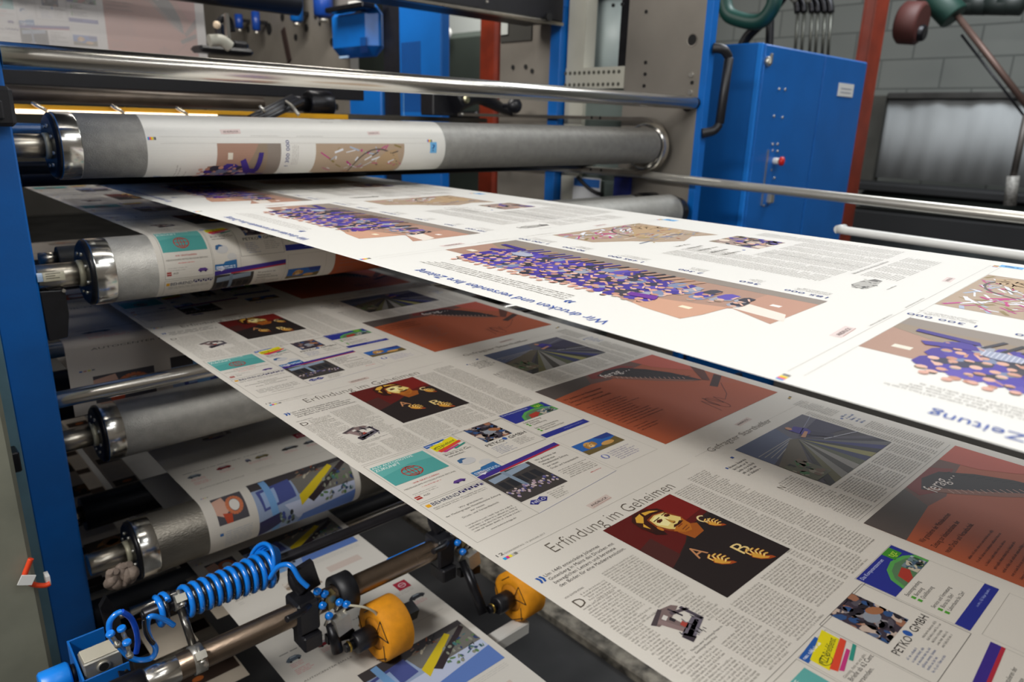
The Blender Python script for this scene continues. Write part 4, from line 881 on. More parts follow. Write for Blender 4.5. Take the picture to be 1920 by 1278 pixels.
end1 = [at_y(505, 1085, 1.03), at_y(522, 1062, 1.02), at_y(545, 1060, 1.0), at_y(562, 1085, 0.985), at_y(578, 1100, 0.975)]
MB().tube(P1+spline(end1, 6), 0.0045, 10).build('blue_hose', HOSE, t)
MB().tube(P2, 0.0036, 8).build('black_hose', HOSEK, t)
# big loose coils at the far end
for k in range(4):
    cx_, q = xb-0.004*k, []
    for i in range(25):
        an = PI*0.05+PI*1.35*i/24; q.append((cx_+0.010*math.sin(an*1.3)-0.012*math.cos(an), YK+(0.020+0.003*k)*math.cos(an), ZK+0.004+(0.024+0.004*k)*math.sin(an)))
    MB().tube(q, 0.0038, 8).build('blue_hose', HOSE, t)
xa2 = at_y(300, 1140, 1.05).x
MB().tube(coil(xa2-0.004, xa2+0.010, 1.15, 0.022, YK, ZK-0.003, 1.2), 0.0045, 10).build('blue_hose', HOSE, t)
MB().tube([(x+0.007, y, z) for x, y, z in coil(xa2-0.004, xa2+0.010, 1.0, 0.020, YK, ZK-0.003, 1.2)], 0.0036, 8).build('black_hose', HOSEK, t)
lp = [at_y(*q, 1.02) for q in ((326, 1172), (306, 1160), (283, 1155), (276, 1172), (281, 1195), (292, 1215), (285, 1232), (262, 1237), (243, 1231), (224, 1212), (208, 1192), (205, 1168), (216, 1152), (228, 1146))]
MB().tube(spline(lp, 8), 0.0042, 10).build('blue_hose', HOSE, t)
lp = [at_y(*q, 1.035) for q in ((228, 1146), (245, 1158), (255, 1180), (258, 1204), (255, 1224))]
MB().tube(spline(lp, 8), 0.0042, 10).build('blue_hose', mat('deep_blue_hose', '1450c8', 0.25), t)
lp = [at_y(*q, 1.015) for q in ((270, 1160), (272, 1180), (280, 1197), (288, 1206))]
MB().tube(spline(lp, 6), 0.0034, 8).build('black_hose', HOSEK, t)
# push-in fittings
def fitting(p, d, label, grp='push-in air fittings'):
    t = thing('air_fitting', tuple(p), label, 'fitting', grp); p = Vector(p); d = Vector(d).normalized()
    MB().cyl(p, p+d*0.020, 0.0030, 16).build('stem', SCREW, t); MB().cyl(p-d*0.003, p+d*0.003, 0.0062, 16, 0.001).build('release_ring', HOSE, t); MB().cyl(p+d*0.020, p+d*0.026, 0.0052, 6).build('hex_nut', SCREW, t)
fitting(at_y(207, 1188, 1.01), at_y(222, 1210, 1.01)-at_y(207, 1188, 1.01), 'nickel push-in fitting at the left of the hose loop')
fitting(at_y(228, 1178, 1.01), at_y(238, 1205, 1.01)-at_y(228, 1178, 1.01), 'nickel push-in fitting inside the hose loop')
fitting(at_y(238, 1204, 1.0), at_y(244, 1232, 1.0)-at_y(238, 1204, 1.0), 'lower nickel fitting above the grey valve block')
# clamps on the tube and bar
def pipe_clamp(x, label):
    t = thing('pipe_clamp', (x, YB, ZB), label, 'clamp', 'bright pipe clamps')
    for (y, z, r) in ((YB, ZB, 0.0225), (YK, ZK, 0.0135)):
        MB().lathe((x-0.009, y, z), (1, 0, 0), [(0, r-0.003), (0, r), (0.018, r), (0.018, r-0.003)], 40, caps=False).build('clamp_band', SCREW, t)
        d = Vector((0, -0.72, 0.69)); a = Vector((x, y, z))+d*r
        MB().obox(a+d*0.004, (0.008, 0, 0), Vector((0, .69, .72))*0.006, d*0.005).build('clamp_lug', ALU, t)
        MB().cyl(a+d*0.004-Vector((0, .69, .72))*0.014, a+d*0.004+Vector((0, .69, .72))*0.014, 0.0028, 12).build('clamp_bolt', SCREW, t)
        MB().cyl(a+d*0.004-Vector((0, .69, .72))*0.012, a+d*0.004-Vector((0, .69, .72))*0.008, 0.0058, 6).build('hex_nut', SCREW, t)
    MB().cyl((x, YB+0.014, ZB+0.017), (x, YK-0.008, ZK-0.010), 0.0062, 20).build('stud', mat('dark_stud', '6d6a66', 0.3, 0.9), t)
pipe_clamp(at_y(338, 1125, 1.05).x, 'bright metal clamp joining brown tube and black bar left of the coil')

# orange wheels with their holders
def wheel(X, label, arm_label, k=1.0, Y=0.952, Z=-0.8935, R=0.055, W=0.056):
    t = thing('nip_wheel', (X, Y, Z-R), label, 'wheel', 'orange fabric-faced wheels')
    MB().lathe((X-W/2, Y, Z), (1, 0, 0), [(0.002, R*0.55), (0.0, R*0.62), (0.0, R-0.006), (0.004, R-0.001), (W-0.004, R-0.001), (W, R-0.006), (W, R*0.55)], 64, caps=False).build('fabric_cover', YELF, t)
    MB().lathe((X-W/2+0.003, Y, Z), (1, 0, 0), [(0, 0.0), (0, R*0.62), (W-0.006, R*0.62), (W-0.006, 0)], 48, caps=False).build('wheel_disc', mat('dark_orange_side', 'c07a08', 0.7), t)
    m = MB()
    for a, b2 in (((-.9, .2), (-.45, .75)), ((-.45, .75), (-.2, .1)), ((-.2, .1), (-.9, .2)), ((.55, -.5), (.9, .2)), ((.5, .55), (.1, .93)), ((-.2, -.9), (-.75, -.5)), ((-.7, -.62), (-.62, -.1))):
        p, q = [(X-W/2-0.0006, Y+s_[0]*R, Z+s_[1]*R) for s_ in (a, b2)]; m.tube([p, q], 0.0009, 6)
    m.build('pen_marks', mat('black_marker', '1a1408', 0.6), t)
    MB().cyl((X-W/2-0.040, Y, Z), (X-W/2, Y, Z), 0.019, 36, 0.003).build('hub_motor', BLACK, t)
    MB().cyl((X-W/2-0.058, Y, Z), (X-W/2-0.040, Y, Z), 0.0085, 20, 0.001).build('axle', BLACKM, t)
    MB().lathe((X-W/2-0.052, Y, Z), (1, 0, 0), [(0, 0.0095), (0.002, 0.0105), (0.004, 0.0095)], 24, caps=False).build('retaining_ring', mat('brass_ring', 'b89a4a', 0.3, 0.9), t)
    MB().cyl((X+W/2, Y, Z), (X+W/2+0.016, Y, Z), 0.012, 24).build('axle', BLACKM, t)
    MB().obox((X+W/2+0.026, Y+0.004, Z+0.004), (0.012, 0, 0), (0, 0.012, 0.004), (0, -0.004, 0.012)).build('end_block', BLACK, t)
    a = thing('wheel_holder', (X-0.1, YB, ZB), arm_label, 'bracket', 'black wheel holders on the brown tube')
    MB().lathe((X-0.075, YB, ZB), (1, 0, 0), [(0, 0.021), (0, 0.034), (0.032, 0.034), (0.034, 0.030), (0.034, 0.021)], 48, caps=False).build('round_clamp', RUBBER, a)
    xb_ = X-0.135
    MB().box(xb_-0.022, xb_+0.018, YB-0.026, YB+0.024, ZB-0.032, ZB+0.030, 0.004).build('clamp_block', BLACK, a)
    MB().box(xb_-0.018, xb_+0.016, YB-0.034, YB+0.010, ZB-0.062, ZB-0.032, 0.003).build('lower_block', BLACK, a)
    MB().tube(spline([(xb_+0.002, YB+0.008, ZB+0.030), (xb_-0.006, YB+0.016, ZB+0.050), (xb_-0.002, YB+0.024, ZB+0.072)], 5), 0.010, 12).build('cover_arm', BLACK, a)
    MB().obox((xb_+0.012, YB+0.012, ZB+0.052), (0.020, 0, 0.004), (0, 0.006, 0), (-0.006, 0, 0.026)).build('cover_plate', BLACK, a)
    lv = MB().tube(spline([(xb_, YB-0.022, ZB+0.022), (xb_-0.022, YB-0.040, ZB+0.030), (xb_-0.052, YB-0.046, ZB+0.034)], 6), 0.0055, 12).build('clamp_lever', BLACK, a)
    MB().obox((X-0.086, YB-0.040, ZB-0.028), (0.0135, 0, 0.003), (0, 0.010, 0), (-0.003, 0, 0.016)).build('valve_block', ALU, a)
    MB().obox((X-0.095, YB-0.020, ZB+0.012), (0.009, 0.003, 0), (0, 0.008, 0), (0, 0, 0.013)).build('brass_manifold', mat('pale_brass', 'b0a070', 0.35, 0.8), a)
    for i, (dx, dy, dz) in enumerate(((-0.105, -0.022, 0.030), (-0.113, -0.028, 0.014), (-0.083, -0.032, 0.008), (-0.106, -0.036, -0.006), (-0.074, -0.040, 0.004), (-0.116, -0.018, 0.038))):
        MB().lathe((X+dx, YB+dy, ZB+dz), (0.2, -0.7, 0.6), [(-0.004, 0.004), (-0.004, 0.0068), (0.001, 0.0068), (0.003, 0.005), (0.006, 0.004)], 16).build('blue_fitting', HOSE, a)
        MB().cyl((X+dx, YB+dy, ZB+dz), Vector((X+dx, YB+dy, ZB+dz))+Vector((-0.006, 0.006, -0.020)), 0.0028, 10).build('fitting_stem', SCREW, a)
    MB().tube(spline([(X-0.074, YB-0.044, ZB+0.004), (X-0.050, YB-0.058, ZB-0.004), (X-0.030, YB-0.060, ZB-0.024), (X-0.022, YB-0.056, ZB-0.044)], 6), 0.0022, 8).build('white_hose', mat('clear_hose', 'c9c4ae', 0.3), a)
    MB().obox((X-0.085, YB-0.030, ZB-0.062), (0.026, 0, -0.006), (0, 0.006, 0), (0, 0, 0.008)).build('swing_arm', BLACKM, a)
    MB().cyl((X-0.1, YB-0.03, ZB-0.03), (X-0.1, Y, Z), 0.010, 16).build('swing_arm', BLACKM, a)
    return t
c = at_y(722, 1180, 0.93)
wheel(0.606, 'nearer orange fabric-faced wheel pressing on the car-page ribbon', 'black clamp with blue fittings holding the nearer orange wheel')
wheel(0.902, 'farther orange fabric-faced wheel beside the middle web edge', 'black clamp in shadow holding the farther orange wheel', Y=0.905, Z=-0.935, R=0.052)
tag(MB().box(0.80, 0.905, 0.875, 0.905, -1.02, -0.99, 0.003).build('table_bar', WHITE), 'short white flat bar under the farther orange wheel', 'bar')

# blue bracket with valve block, lower left
o = at_y(150, 1240, 1.05)
t = thing('bracket_box', (0.18, 1.06, -0.9), 'open blue sheet bracket holding a grey block at bottom left', 'bracket')
MB().box(0.146, 0.1945, 1.12, 1.123, -0.95, -0.780, 0.0005).build('back_sheet', BLUE, t)
m = MB(); m.prism([(0.1432, 1.123, -0.780), (0.1432, 1.04, -0.799), (0.1432, 1.04, -0.95), (0.1432, 1.123, -0.95)], (0.0028, 0, 0)); m.build('side_sheet', BLUE, t)
MB().box(0.146, 0.206, 1.04, 1.0425, -0.95, -0.7995, 0.0005).build('front_sheet', BLUE, t)
MB().cyl((0.2, 1.0402, -0.812), (0.2, 1.037, -0.812), 0.0025, 12).build('screw', HOLE, t)
t = thing('valve_block', (0.175, 1.07, -0.93), 'light grey machined valve block with round port in the blue bracket', 'valve block')
MB().box(0.149, 0.2, 1.052, 1.088, -0.92, -0.782, 0.002).build('block_body', ALU, t)
MB().box(0.151, 0.198, 1.054, 1.086, -0.782, -0.7795, 0.001).build('cap_plate', mat('cream_cap', 'c6c0ae', 0.5, 0.2), t)
MB().lathe((0.1745, 1.0518, -0.797), (0, -1, 0), [(0, 0.0), (0, 0.0095), (0.0022, 0.0095), (0.0022, 0.0068)], 32, caps=False).build('port_ring', ALU, t); MB().cyl((0.1745, 1.0516, -0.797), (0.1745, 1.0500, -0.797), 0.0068, 24).build('port_bore', HOLE, t)
t = thing('motor_housing', (0.09, 1.05, -0.95), 'bright blue round motor housing at the bottom left corner', 'motor')
MB().cyl((0.096, 1.085, -0.812), (0.136, 1.085, -0.812), 0.021, 40, 0.003).build('housing', mat('bright_blue_housing', '1382e6', 0.35), t)
MB().cyl((0.136, 1.085, -0.812), (0.1425, 1.085, -0.812), 0.014, 32).build('coupling', BLACKM, t)
# bracket plate between frame and black roller
t = tag(MB().prism([at_y(188, 1140, 1.2), at_y(200, 1118, 1.2), at_y(222, 1148, 1.2), at_y(262, 1290, 1.0), at_y(232, 1290, 1.0)], (0.0, 0.012, 0)).build('bearing_plate', BLACKM), 'dark bearing plate between blue frame and brown tube', 'bracket')
# black guard box near second shaft
t = thing('cable_guard', (0.26, 1.36, -0.4), 'black plastic guard box hanging under the second roller shaft', 'guard')
g = [at_y(73, 546, 1.40), at_y(122, 543, 1.40), at_y(130, 588, 1.40), at_y(128, 632, 1.40), at_y(92, 640, 1.40)]
m = MB(); m.prism(g, (0, 0.05, 0)); m.build('guard_body', BLACK, t, 0.002)
q = at_y(120, 545, 1.395); MB().cyl(q, q+Vector((0, 0.01, 0)), 0.003, 10).build('screw', SCREW, t)
# crumpled grey cloth under the bottom roller
t = MB(); R = random.Random(2); P = []
base = at_y(228, 1082, 1.24)
m = MB()
for k in range(5):
    q = [base+Vector((0.008*(k-2)+R.uniform(-.004, .004), R.uniform(-.005, .01), -0.018+0.009*i+R.uniform(-.002, .002))) for i in range(5)]
    m.tube(spline(q, 5), 0.009, 10, rfun=lambda s_: 0.010*(0.55+0.45*math.sin(PI*min(1, s_*1.0))))
tag(m.build('cleaning_rag', mat('dirty_rag', '6d6056', 0.75, 0, 0.25, 60, 0.6, 200)), 'crumpled grey-brown rag stuffed under the bottom roller shaft', 'rag')
tag(MB().box(0.23, 0.60, 1.62, 1.66, -1.16, -1.04, 0.002).build('cross_member', BLACKM), 'dark cross member behind the lower rollers at left', 'beam')

# ================================================================== guide rails (web lead track), right
t = thing('lead_track', (2.09, 1.9, -0.17), 'U-shaped polished web lead track curling round the end of the top roller', 'rail')
P = [(2.09, 2.62, 0.024), (2.09, 1.60, 0.021)]
cy, cz, rr = 1.575, -0.068, 0.090
for i in range(17): an = PI/2+PI*i/16; P.append((2.09, cy+rr*math.cos(an)*0.95, cz+rr*math.sin(an)))
P += [(2.09, 1.66, -0.158), (2.09, 2.4, -0.166)]
m = MB()
prof = [(-0.009, -0.004), (0.009, -0.004), (0.009, 0.004), (-0.009, 0.004)]
def sweep(P, w, h):
    m = MB(); vs = []; n = len(P); P = [Vector(p) for p in P]
    for i in range(n):
        t_ = (P[min(i+1, n-1)]-P[max(i-1, 0)]).normalized(); nn = Vector((0, -t_.z, t_.y))
        for a, b_ in ((-w, -h), (w, -h), (w, h), (-w, h)): vs.append(P[i]+Vector((a, 0, 0))+nn*b_)
    fs = [(i*4+k, i*4+(k+1) % 4, (i+1)*4+(k+1) % 4, (i+1)*4+k) for i in range(n-1) for k in range(4)]+[(0, 1, 2, 3), ((n-1)*4+3, (n-1)*4+2, (n-1)*4+1, (n-1)*4)]
    m.add(vs, fs); return m
sweep(P, 0.018, 0.006).build('track_profile', mat('satin_track_steel', '9a9690', 0.28, 0.95, 0.1, 20), t)
m = MB()
for (y, z) in ((1.76, 0.022), (1.80, 0.022), (1.74, -0.16), (1.79, -0.16)): m.cyl((2.071, y, z), (2.0715, y, z), 0.0055, 14)
m.build('track_screws', HOLE, t)
m = MB(); m.lathe((2.045, 1.545, -0.068), (1, 0, 0), [(0.0, 0.066), (0.004, 0.074), (0.02, 0.080), (0.045, 0.078)], 56, caps=False); m.build('deflector_ring', CHROME, t)
for pts, w, lab in ((((2.09, 2.3, -0.172), (2.09, 1.62, -0.162), (2.09, 1.50, -0.166), (2.09, 1.0, -0.176), (2.09, -0.6, -0.205)), 0.014, 'upper polished side rail running to the right edge above the bright web'),
                    (((2.09, 0.865, -0.268), (2.09, 0.5, -0.274), (2.09, -0.6, -0.292)), 0.0115, 'lower white side rail starting at the red column foot')):
    t = thing('side_rail', tuple(pts[1]), lab, 'rail', 'side rails at the right')
    MB().tube(spline(pts, 8), w, 20).build('rail_tube', mat('satin_rail', 'c6c3bb', 0.30, 0.7, 0.05, 10) if w > .0135 else mat('white_rail', 'e3e3df', 0.35), t)
    q = Vector(pts[0]); MB().cyl(q, q+Vector((0.04, 0, 0)), w*1.05, 16).build('rail_mount', mat('white_rail', 'e3e3df', 0.35), t)
# low roller near right frame
t = plain('guide_roller', 'pale low guide roller at the foot of the grey side plate', 1.2, 2.0, 1.54, -0.275, 0.048, ROLL_L)
MB().cx(2.0, 2.055, 1.54, -0.275, 0.0485, 40, 0.002).build('end_ring', BRIGHT, t); MB().cx(2.055, 2.13, 1.54, -0.275, 0.052, 40, 0.004).build('end_cover', BLACKM, t)
# small blue-white poster and cable near
t = thing('notice_sheet', (2.11, 1.78, -0.22), 'small blue and white notice under the track on the far frame', 'sign')
q = [at_x(1076, 330, 2.12), at_x(1128, 328, 2.12)]
MB().box(2.118, 2.1195, q[1].y, q[0].y, -0.30, q[0].z).build('sheet', mat('notice_white', 'd8dadd', 0.6), t)
MB().box(2.1165, 2.118, q[1].y+.005, q[0].y-.005, q[0].z-0.035, q[0].z-0.005).build('blue_field', mat('notice_blue', '2f6fc0', 0.6), t)
tag(MB().tube(spline([at_x(1083, 332, 2.10), at_x(1097, 347, 2.10), at_x(1112, 358, 2.10), at_x(1130, 365, 2.10)], 8), 0.007, 12).build('black_cable', BLACK), 'black cable drooping in front of the small notice', 'cable')
tag(MB().box(2.112, 2.128, 1.64, 1.71, -0.36, -0.18).build('side_bin', mat('dark_blue_bin', '1c2a7a', 0.5)), 'dark blue plate right of the small notice', 'plate')
# blue and grey lower machine covers seen between the webs
t = thing('machine_cover', (2.2, 1.15, -H), 'blue lower machine cover seen in the slit between the two webs', 'cover')
MB().box(2.16, 2.3, 1.02, 1.36, -H, -0.48, 0.004).build('cover_sheet', BLUE2, t)
tag(MB().box(2.14, 2.34, 0.1, 1.015, -H, -0.52, 0.004).build('machine_cover', mat('grey_cover', '7c7a76', 0.5, 0.2, 0.1, 6)), 'grey lower machine cover right of the blue one between the webs', 'cover')
tag(MB().box(2.195, 2.3, 1.45, 2.2, -H, -0.45, 0.004).build('machine_cover', BLACKM), 'black lower machine cover left of the blue one', 'cover')
# floor ledge
t = thing('floor_ledge', (1.45, 0.6, -H), 'worn speckled floor ledge along the machine base below the middle web', 'ledge')
xL = at_z(1150, 1215, -H+0.05)
MB().box(xL.x-0.03, xL.x+0.05, -0.6, 2.2, -H, -H+0.05, 0.006).build('worn_edge', mat('worn_ledge', 'a9a294', 0.7, 0, 0.6, 24, 0.5, 90, col2='45423d'), t)
MB().box(xL.x-0.6, xL.x-0.03, -0.6, 2.2, -H, -H+0.02).build('step_plate', mat('dark_step_plate', '3b3b3c', 0.6, 0, 0.2, 8), t)

# ================================================================== behind the top roller
YL = 2.02
t = thing('lamp_rail', (1.0, YL, 0.0), 'yellow lamp rail with glowing white strip behind the top roller', 'lamp')
MB().box(0.25, 0.965, YL, YL+0.02, -0.004, 0.0065, 0.001).build('rail', YRAIL, t)
MB().box(0.25, 0.80, YL-0.003, YL, -0.014, -0.004, 0.001).build('light_strip', emit('warm_strip', 'ffe6c2', 2.2), t)
m = MB()
for k in range(30): m.cyl((0.27+k*0.0178, YL-0.0036, -0.009), (0.27+k*0.0178, YL-0.003, -0.009), 0.0028, 10)
m.build('lamp_beads', emit('bead', 'fff0d8', 3.0), t)
for px in (72, 218, 338):
    q = at_y(px, 203, YL); MB().tube(spline([(q.x-.012, YL-.004, .010), (q.x, YL-.012, .002), (q.x+.014, YL-.006, -.006)], 5), 0.0045, 8).build('clip', mat('chrome_clip', 'e6dcc8', 0.2, 0.9), t)
MB().box(0.965, 1.20, YL, YL+0.02, -0.008, 0.006, 0.001).build('end_piece', YRAIL, t)
plain('brown_bar', 'brown-grey bar directly above the yellow lamp rail', 0.25, 0.99, 2.15, 0.0315, 0.0185, mat('brown_bar', '5c5248', 0.4, 0.6, 0.3, 30, stretch=(.4, 1, 1)), cat='bar')
tag(MB().box(0.25, 1.42, 2.28, 2.34, 0.055, 0.092, 0.002).build('black_beam', BLACK), 'long black beam directly under the polished tie bar', 'beam')
# black energy chain / hoses
t = thing('cable_bundle', tuple(at_y(520, 195, 1.9)), 'thick black cable bundle leaning over the lamp rail', 'cable')
for k, (a, b2) in enumerate((((468, 222), (548, 182)), ((478, 224), (556, 186)), ((490, 226), (566, 190)))):
    MB().cyl(at_y(*a, 1.86), at_y(*b2, 1.98), 0.0085, 16, 0.001).build('cable', BLACK, t)
MB().lathe(at_y(487, 198, 1.87), at_y(500, 215, 1.87)-at_y(487, 198, 1.87), [(0, 0.004), (0.02, 0.005)], 10).build('cable_tie', SCREW, t)
MB().tube(spline([at_y(535, 190, 1.95), at_y(548, 200, 1.9), at_y(560, 216, 1.88)], 6), 0.0045, 10).build('grey_conduit', ALU, t)
q = at_y(575, 195, 2.1); t = thing('motor', tuple(q), 'dark round motor right of the cable bundle', 'motor')
MB().cyl(q, q+Vector((0.08, 0.0, 0)), 0.040, 32, 0.006).build('housing', BLACKM, t); MB().cyl(q+Vector((-.05, 0, 0)), q, 0.022, 24).build('axle', BLACKM, t)

# lever mechanism mid
YM = 2.25
t = thing('lever_mechanism', tuple(at_y(880, 200, YM)), 'black lever mechanism with gleaming bolt behind the top roller', 'mechanism')
a, b2 = at_y(812, 170, YM), at_y(860, 218, YM); MB().box(a.x, b2.x, YM, YM+0.08, b2.z, a.z, 0.004).build('block', BLACK, t)
m = MB(); m.tube(spline([at_y(850, 192, YM-.02), at_y(890, 178, YM-.02), at_y(915, 188, YM-.02), at_y(940, 203, YM-.02), at_y(958, 212, YM-.02)], 6), 0.03, 14, rfun=lambda k: 0.042-0.030*k); m.build('lever', BLACK, t)
q = at_y(877, 187, YM-.07); MB().cyl(q, q+Vector((0, 0.03, 0)), 0.013, 20, .003).build('pivot_bolt', mat('gleam', 'cfc8a8', 0.2, 1), t)
q = at_y(868, 214, YM-.05); MB().cyl(q, q+Vector((0, 0.02, 0)), 0.006, 16, .002).build('small_bolt', SCREW, t)
q = at_y(964, 198, 2.12); t = thing('ball_knob', tuple(q), 'round black knob in front of the bare plate left of the post', 'knob')
MB().lathe(q-Vector((0, .03, 0)), (0, 1, 0), [(0, 0.002)]+[(0.027-0.027*math.cos(PI*i/12), 0.030*math.sin(PI*i/12)) for i in range(1, 12)]+[(0.054, 0.008), (0.09, 0.008)], 28).build('knob', BLACK, t)
tag(MB().box(0.9, 2.05, 2.35, 2.37, -0.008, 0.010).build('dull_rail', ROLL_D), 'thin dull rail just above the top roller barrel', 'rail')

# ================================================================== blue ventilated housings
def vents(m, X, y0, y1, z0, z1, ny, nz):
    for i in range(ny):
        for j in range(nz):
            y = y0+(y1-y0)*(i+.5)/ny; z = z0+(z1-z0)*(j+.5)/nz
            m.box(X-0.0012, X, y-(y1-y0)/ny*.3, y+(y1-y0)/ny*.3, z-(z1-z0)/nz*.3, z+(z1-z0)/nz*.3)
    return m
XV = 2.05
def yz(px, py): q = at_x(px, py, XV); return q.y, q.z
ya, _ = yz(827, 80); yb, _ = yz(748, 80); zt_ = yz(790, -60)[1]; zb_ = -0.35
t = thing('drive_housing', (XV+.2, (ya+yb)/2, zb_), 'tall blue vented drive housing left of the red column', 'housing')
MB().box(XV, XV+0.05, ya, yb, zb_, zt_, 0.006).build('cover', BLUE2, t)
y0v, z0v = yz(790, 210); y1v, z1v = yz(752, 80)
hb = vents(MB(), XV, y0v, y1v, z0v, z1v, 12, 34).build('vent_grid', mat('dark_vent', '0a2c66', 0.6), t)
m = MB(); yy = yz(757, 150)[0]
for k in range(22): m.cyl((XV-0.003, yy, -0.02+k*0.0085), (XV-0.001, yy, -0.02+k*0.0085), 0.0022, 10)
m.build('row_of_light_slots', mat('light_slot', '8fd0ff', 0.4), t)
ya2, _ = yz(712, 80); yb2, _ = yz(632, 80)
t = thing('drive_housing', (XV+.2, (ya2+yb2)/2, zb_), 'shorter blue vented housing with rounded top left of the black gap', 'housing')
MB().box(XV, XV+0.05, ya2, yb2-0.10, zb_, yz(670, 140)[1], 0.006).build('cover', BLUE2, t)
MB().box(XV-0.05, XV+0.055, ya2, yb2, yz(670, 108)[1], yz(670, 12)[1], 0.045).build('top_cover', BLUE, t)
y0v, z0v = yz(709, 180); y1v, z1v = yz(692, 72)
vents(MB(), XV-0.05, y0v, y1v, yz(700, 100)[1], z1v, 6, 10).build('vent_grid', MATS['dark_vent'] if 'dark_vent' in MATS else BLACK, t)
q = yz(665, 108); MB().box(XV-0.058, XV-0.05, q[0]-0.03, q[0]+0.05, q[1]-0.006, q[1]+0.004).build('trim_strip', mat('pale_trim', '9ab8d8', 0.5), t)
tag(MB().box(XV+0.02, XV+0.05, yb+0.001, ya2-0.001, zb_, zt_).build('gap_cover', BLACK), 'black recessed panel between the two blue drive housings', 'panel')
a = at_x(716, 4, XV-.1); t = thing('hood', tuple(a), 'dark curved hood on top of the blue drive housings', 'hood')
MB().box(XV-0.12, XV-0.052, ya2-0.05, yb2-0.1, yz(700, 22)[1], yz(700, 12)[1], 0.004).build('hood_sheet', BLACKM, t)
tag(MB().box(XV-0.08, XV-0.01, yz(720, 10)[0], yz(680, 10)[0], yz(700, 10)[1], yz(700, 4)[1]).build('white_strip', WHITE), 'small white strip above the dark hood', 'strip')

# top black beam and polished underside
YT = 1.98
a, b2 = at_y(860, 20, YT), at_y(1040, 38, YT)
t = thing('upper_beam', (1.9, YT, a.z), 'heavy black beam at the top centre with polished lower lip', 'beam')
MB().box(1.12, 2.09, YT, YT+0.2, at_y(900, 24, YT).z+0.012, 0.75, 0.004).build('beam_body', BLACK, t)
MB().box(1.12, 2.09, YT-0.004, YT+0.02, at_y(900, 24, YT).z, at_y(900, 24, YT).z+0.011, 0.002).build('lip', SHAFT, t)
q = at_y(912, 3, YT-.01); MB().cyl(q, q+Vector((0, -0.006, 0)), 0.004, 12).build('screw', SCREW, t)
q = at_y(1028, 32, YT-.01); MB().cyl(q, q+Vector((0, -0.008, 0)), 0.014, 20).build('bore', HOLE, t)
YT2 = 2.75
t = thing('upper_roller', (0.9, YT2, 0.4), 'dark roller above the far web at the top left', 'roller')
q0 = at_y(540, 16, YT2); MB().cx(0.4, at_y(558, 20, YT2).x, YT2, q0.z+0.02, 0.042, 40).build('barrel', BLACK, t); MB().cx(0.3, 0.4, YT2, q0.z+0.02, 0.02, 24).build('axle', BLACKM, t)
# far bare plate with holes
XP = 2.13
t = frame_thing('press_frame', 'distant bare steel plate full of bores behind the tie bar', at=(2.16, 4.6, 0))
MB().box(XP, XP+0.05, yb2+0.01, 7.5, -H, 1.6).build('side_plate', PLATE, t)
for (px, py, r) in ((505, 54, .034), (530, 32, .022), (575, 52, .020), (555, 70, .018), (623, 79, .020), (592, 30, .016), (466, 55, .02), (600, 44, .012), (632, 200, .016)):
    q = at_x(px, py, XP); MB().cyl((XP-0.004, q.y, q.z), (XP+0.002, q.y, q.z), r, 24).build('bore', HOLE, t)
q = at_x(538, 85, XP); m = MB(); m.obox((XP-.004, q.y, q.z), (.004, 0, 0), (0, 0.022, -.01), (0, .03, 0.09)); m.build('slot', mat('dark_red_brown', '2c1c18', 0.7), t)
XQ = 2.06
for i, (px, y0_, y1_, w_, lab) in enumerate(((449, 27, 54, 0.024, 'leftmost short blue cylinder hanging before the far plate'), (481, 22, 58, 0.024, 'second short blue cylinder before the far plate'), (557, -40, 42, 0.036, 'long blue cylinder below the top roller end'), (607, -30, 34, 0.05, 'dark blue cylinder left of the rounded blue housing'))):
    a, b2 = at_x(px, y0_, XQ), at_x(px, y1_, XQ)
    t = thing('air_cylinder', tuple(b2), lab, 'cylinder', 'blue air cylinders')
    MB().lathe(b2, (0, 0, 1), [(0, w_*.55), (w_*.3, w_), ((a-b2).length, w_)], 24).build('barrel', mat('dark_blue_cyl', '123c8c', 0.35) if i != 2 else BLUE, t)
    MB().cyl(b2, b2-Vector((0, 0, 0.02)), w_*.5, 16).build('rod_end', SCREW, t)
    MB().box(XQ+w_*.6, XP-0.001 if i < 3 else XQ+w_*.6+.004, b2.y-.01, b2.y+.01, b2.z+.04, b2.z+.06).build('mount_arm', BLACKM, t)
# camera-like unit
Yc = 2.7
q = at_y(430, 85, Yc); t = thing('sensor_unit', tuple(q), 'black sensor unit with pale arm beside the far web edge', 'sensor')
a, b2 = at_y(375, 83, Yc), at_y(478, 105, Yc); MB().box(a.x, b2.x, Yc, Yc+.1, b2.z, a.z, 0.01).build('base_block', BLACK, t)
a, b2 = at_y(440, 74, Yc), at_y(474, 100, Yc); MB().box(a.x, b2.x, Yc+.02, Yc+.1, b2.z, a.z, 0.01).build('side_block', BLACK, t)
a, b2 = at_y(412, 38, Yc), at_y(428, 74, Yc); MB().box(a.x, b2.x, Yc+.02, Yc+.06, b2.z, a.z, 0.01).build('camera_body', BLACKM, t)
MB().tube(spline([at_y(392, 76, Yc-.02), at_y(415, 76, Yc-.02), at_y(432, 88, Yc-.02)], 6), 0.02, 12).build('pale_arm', CREAM, t)
q = at_y(405, 47, Yc-.03); MB().lathe(q-Vector((0, .02, 0)), (0, 1, 0), [(0.013-0.013*math.cos(PI*i/8), max(.001, 0.013*math.sin(PI*i/8))) for i in range(9)], 20).build('indicator_lamp', mat('warm_white_cap', 'f0d8b8', 0.4), t)
a, b2 = at_y(434, 22, Yc), at_y(444, 74, Yc); MB().box(a.x, b2.x, Yc+.05, Yc+.07, b2.z, a.z).build('post', SCREW, t)
